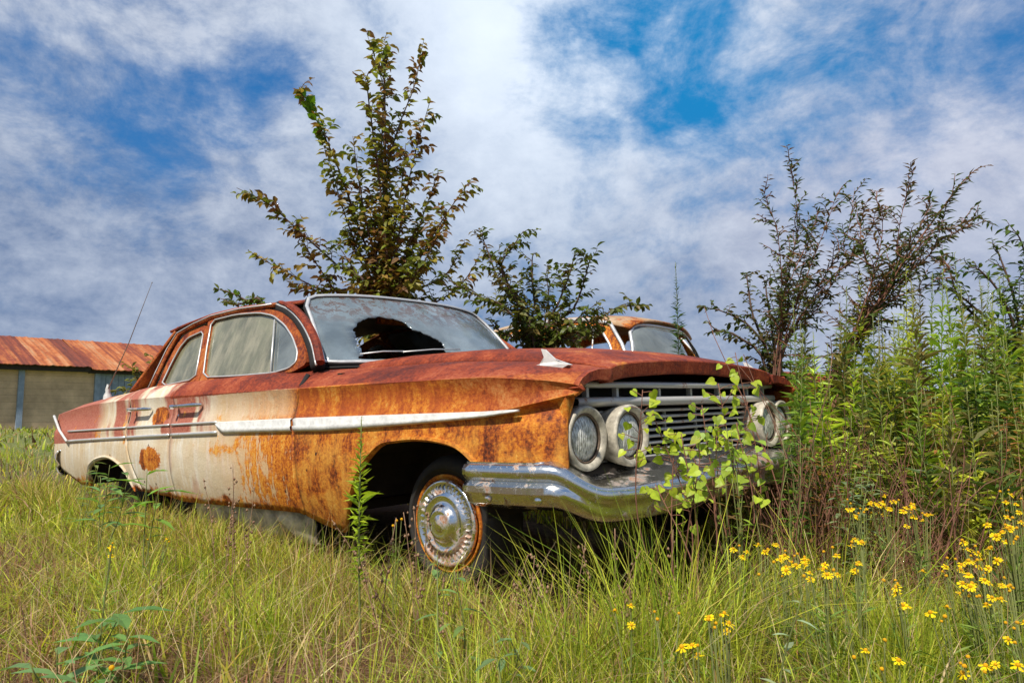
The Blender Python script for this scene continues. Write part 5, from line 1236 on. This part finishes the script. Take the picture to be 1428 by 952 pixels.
cs += [(u, d_, random.uniform(.55, .8), 50, .06, .25) for u, d_ in [(1330, 2.6), (1360, 2.7), (1395, 2.6), (1290, 2.75), (1420, 2.5), (1310, 3.0), (1260, 2.9), (1440, 2.5)]]
tufts(cs, 'thicket_grass', 'tall grass and straw between the goldenrod stems')
cs = [(random.uniform(-150, 1550), random.uniform(1.2, 2.9), random.uniform(.16, .30), 14, .05, random.uniform(.5, 1)) for _ in range(130)]
o_ = tufts(cs, 'broad_grass', 'coarse broad-bladed grass mixed through the foreground')
# fine hair-like green growth under the flowers
cs = [(random.gauss(1235, 35), random.uniform(1.55, 2.1), random.uniform(.24, .32), 120, .05, 1.0) for _ in range(14)] + [(random.gauss(1390, 40), random.uniform(1.5, 2.1), random.uniform(.24, .34), 120, .05, 1.0) for _ in range(12)]
tufts(cs, 'feathery_growth', 'fine feathery green growth under the yellow flowers')
# long straw stems
n = 1300; uu_ = rng.uniform(-100, 1550, n); d = rng.uniform(1.2, 2.7, n); x = (uu_ - 714) / 1000 * d; y = d; k = ~in_car(x, y, .05)[0]; x, y = x[k], y[k]; n = len(x)
blades('straw_stems', 'scattered long pale straw stems', x, y, rng.uniform(.25, .48, n), rng.uniform(.0016, .0026, n), rng.gamma(2, .45, n), rng.uniform(0, 6.28, n), np.array([(.45, .33, .20), (.36, .22, .13), (.5, .42, .22)])[rng.integers(0, 3, n)])
# undergrowth mass behind the goldenrods and the far tree line
def mass(name, label, cx, cy, rx, ry, h, n, L, cols, z0=0):
    F_ = MB()
    for i in range(n):
        a_ = random.uniform(0, 6.28); r_ = math.sqrt(random.random()); x = cx + rx * r_ * math.cos(a_); y = cy + ry * r_ * math.sin(a_)
        top = h * (.55 + .45 * math.sin(x * 3.1 + y) * math.sin(x * 1.3 + 1)) * (1 - .3 * r_); z = random.random() ** .7 * max(.2, top)
        leaf(F_, (x, y, z), (random.gauss(0, 1), random.gauss(0, 1), random.gauss(.5, .7)), L * random.uniform(.6, 1.3), L * .35, vary(random.choice(cols), .3), 'narrow')
    o = link(name, F_.mesh(name), M['leaf'], smooth=False); tag(o, label, 'undergrowth', None, 'stuff')
mass('undergrowth', 'tangled green undergrowth behind the goldenrod stalks', 2.75, 4.8, 1.9, 1.0, 1.35, 20000, .09, [(.14, .21, .03), (.22, .28, .04), (.20, .11, .05), (.25, .15, .07), (.16, .12, .04), (.08, .12, .02)])
mass('distant_brush', 'low distant brush line across the far side of the field', 22, 48, 26, 5, 2.6, 6000, .9, [(.05, .08, .02), (.07, .10, .025)])
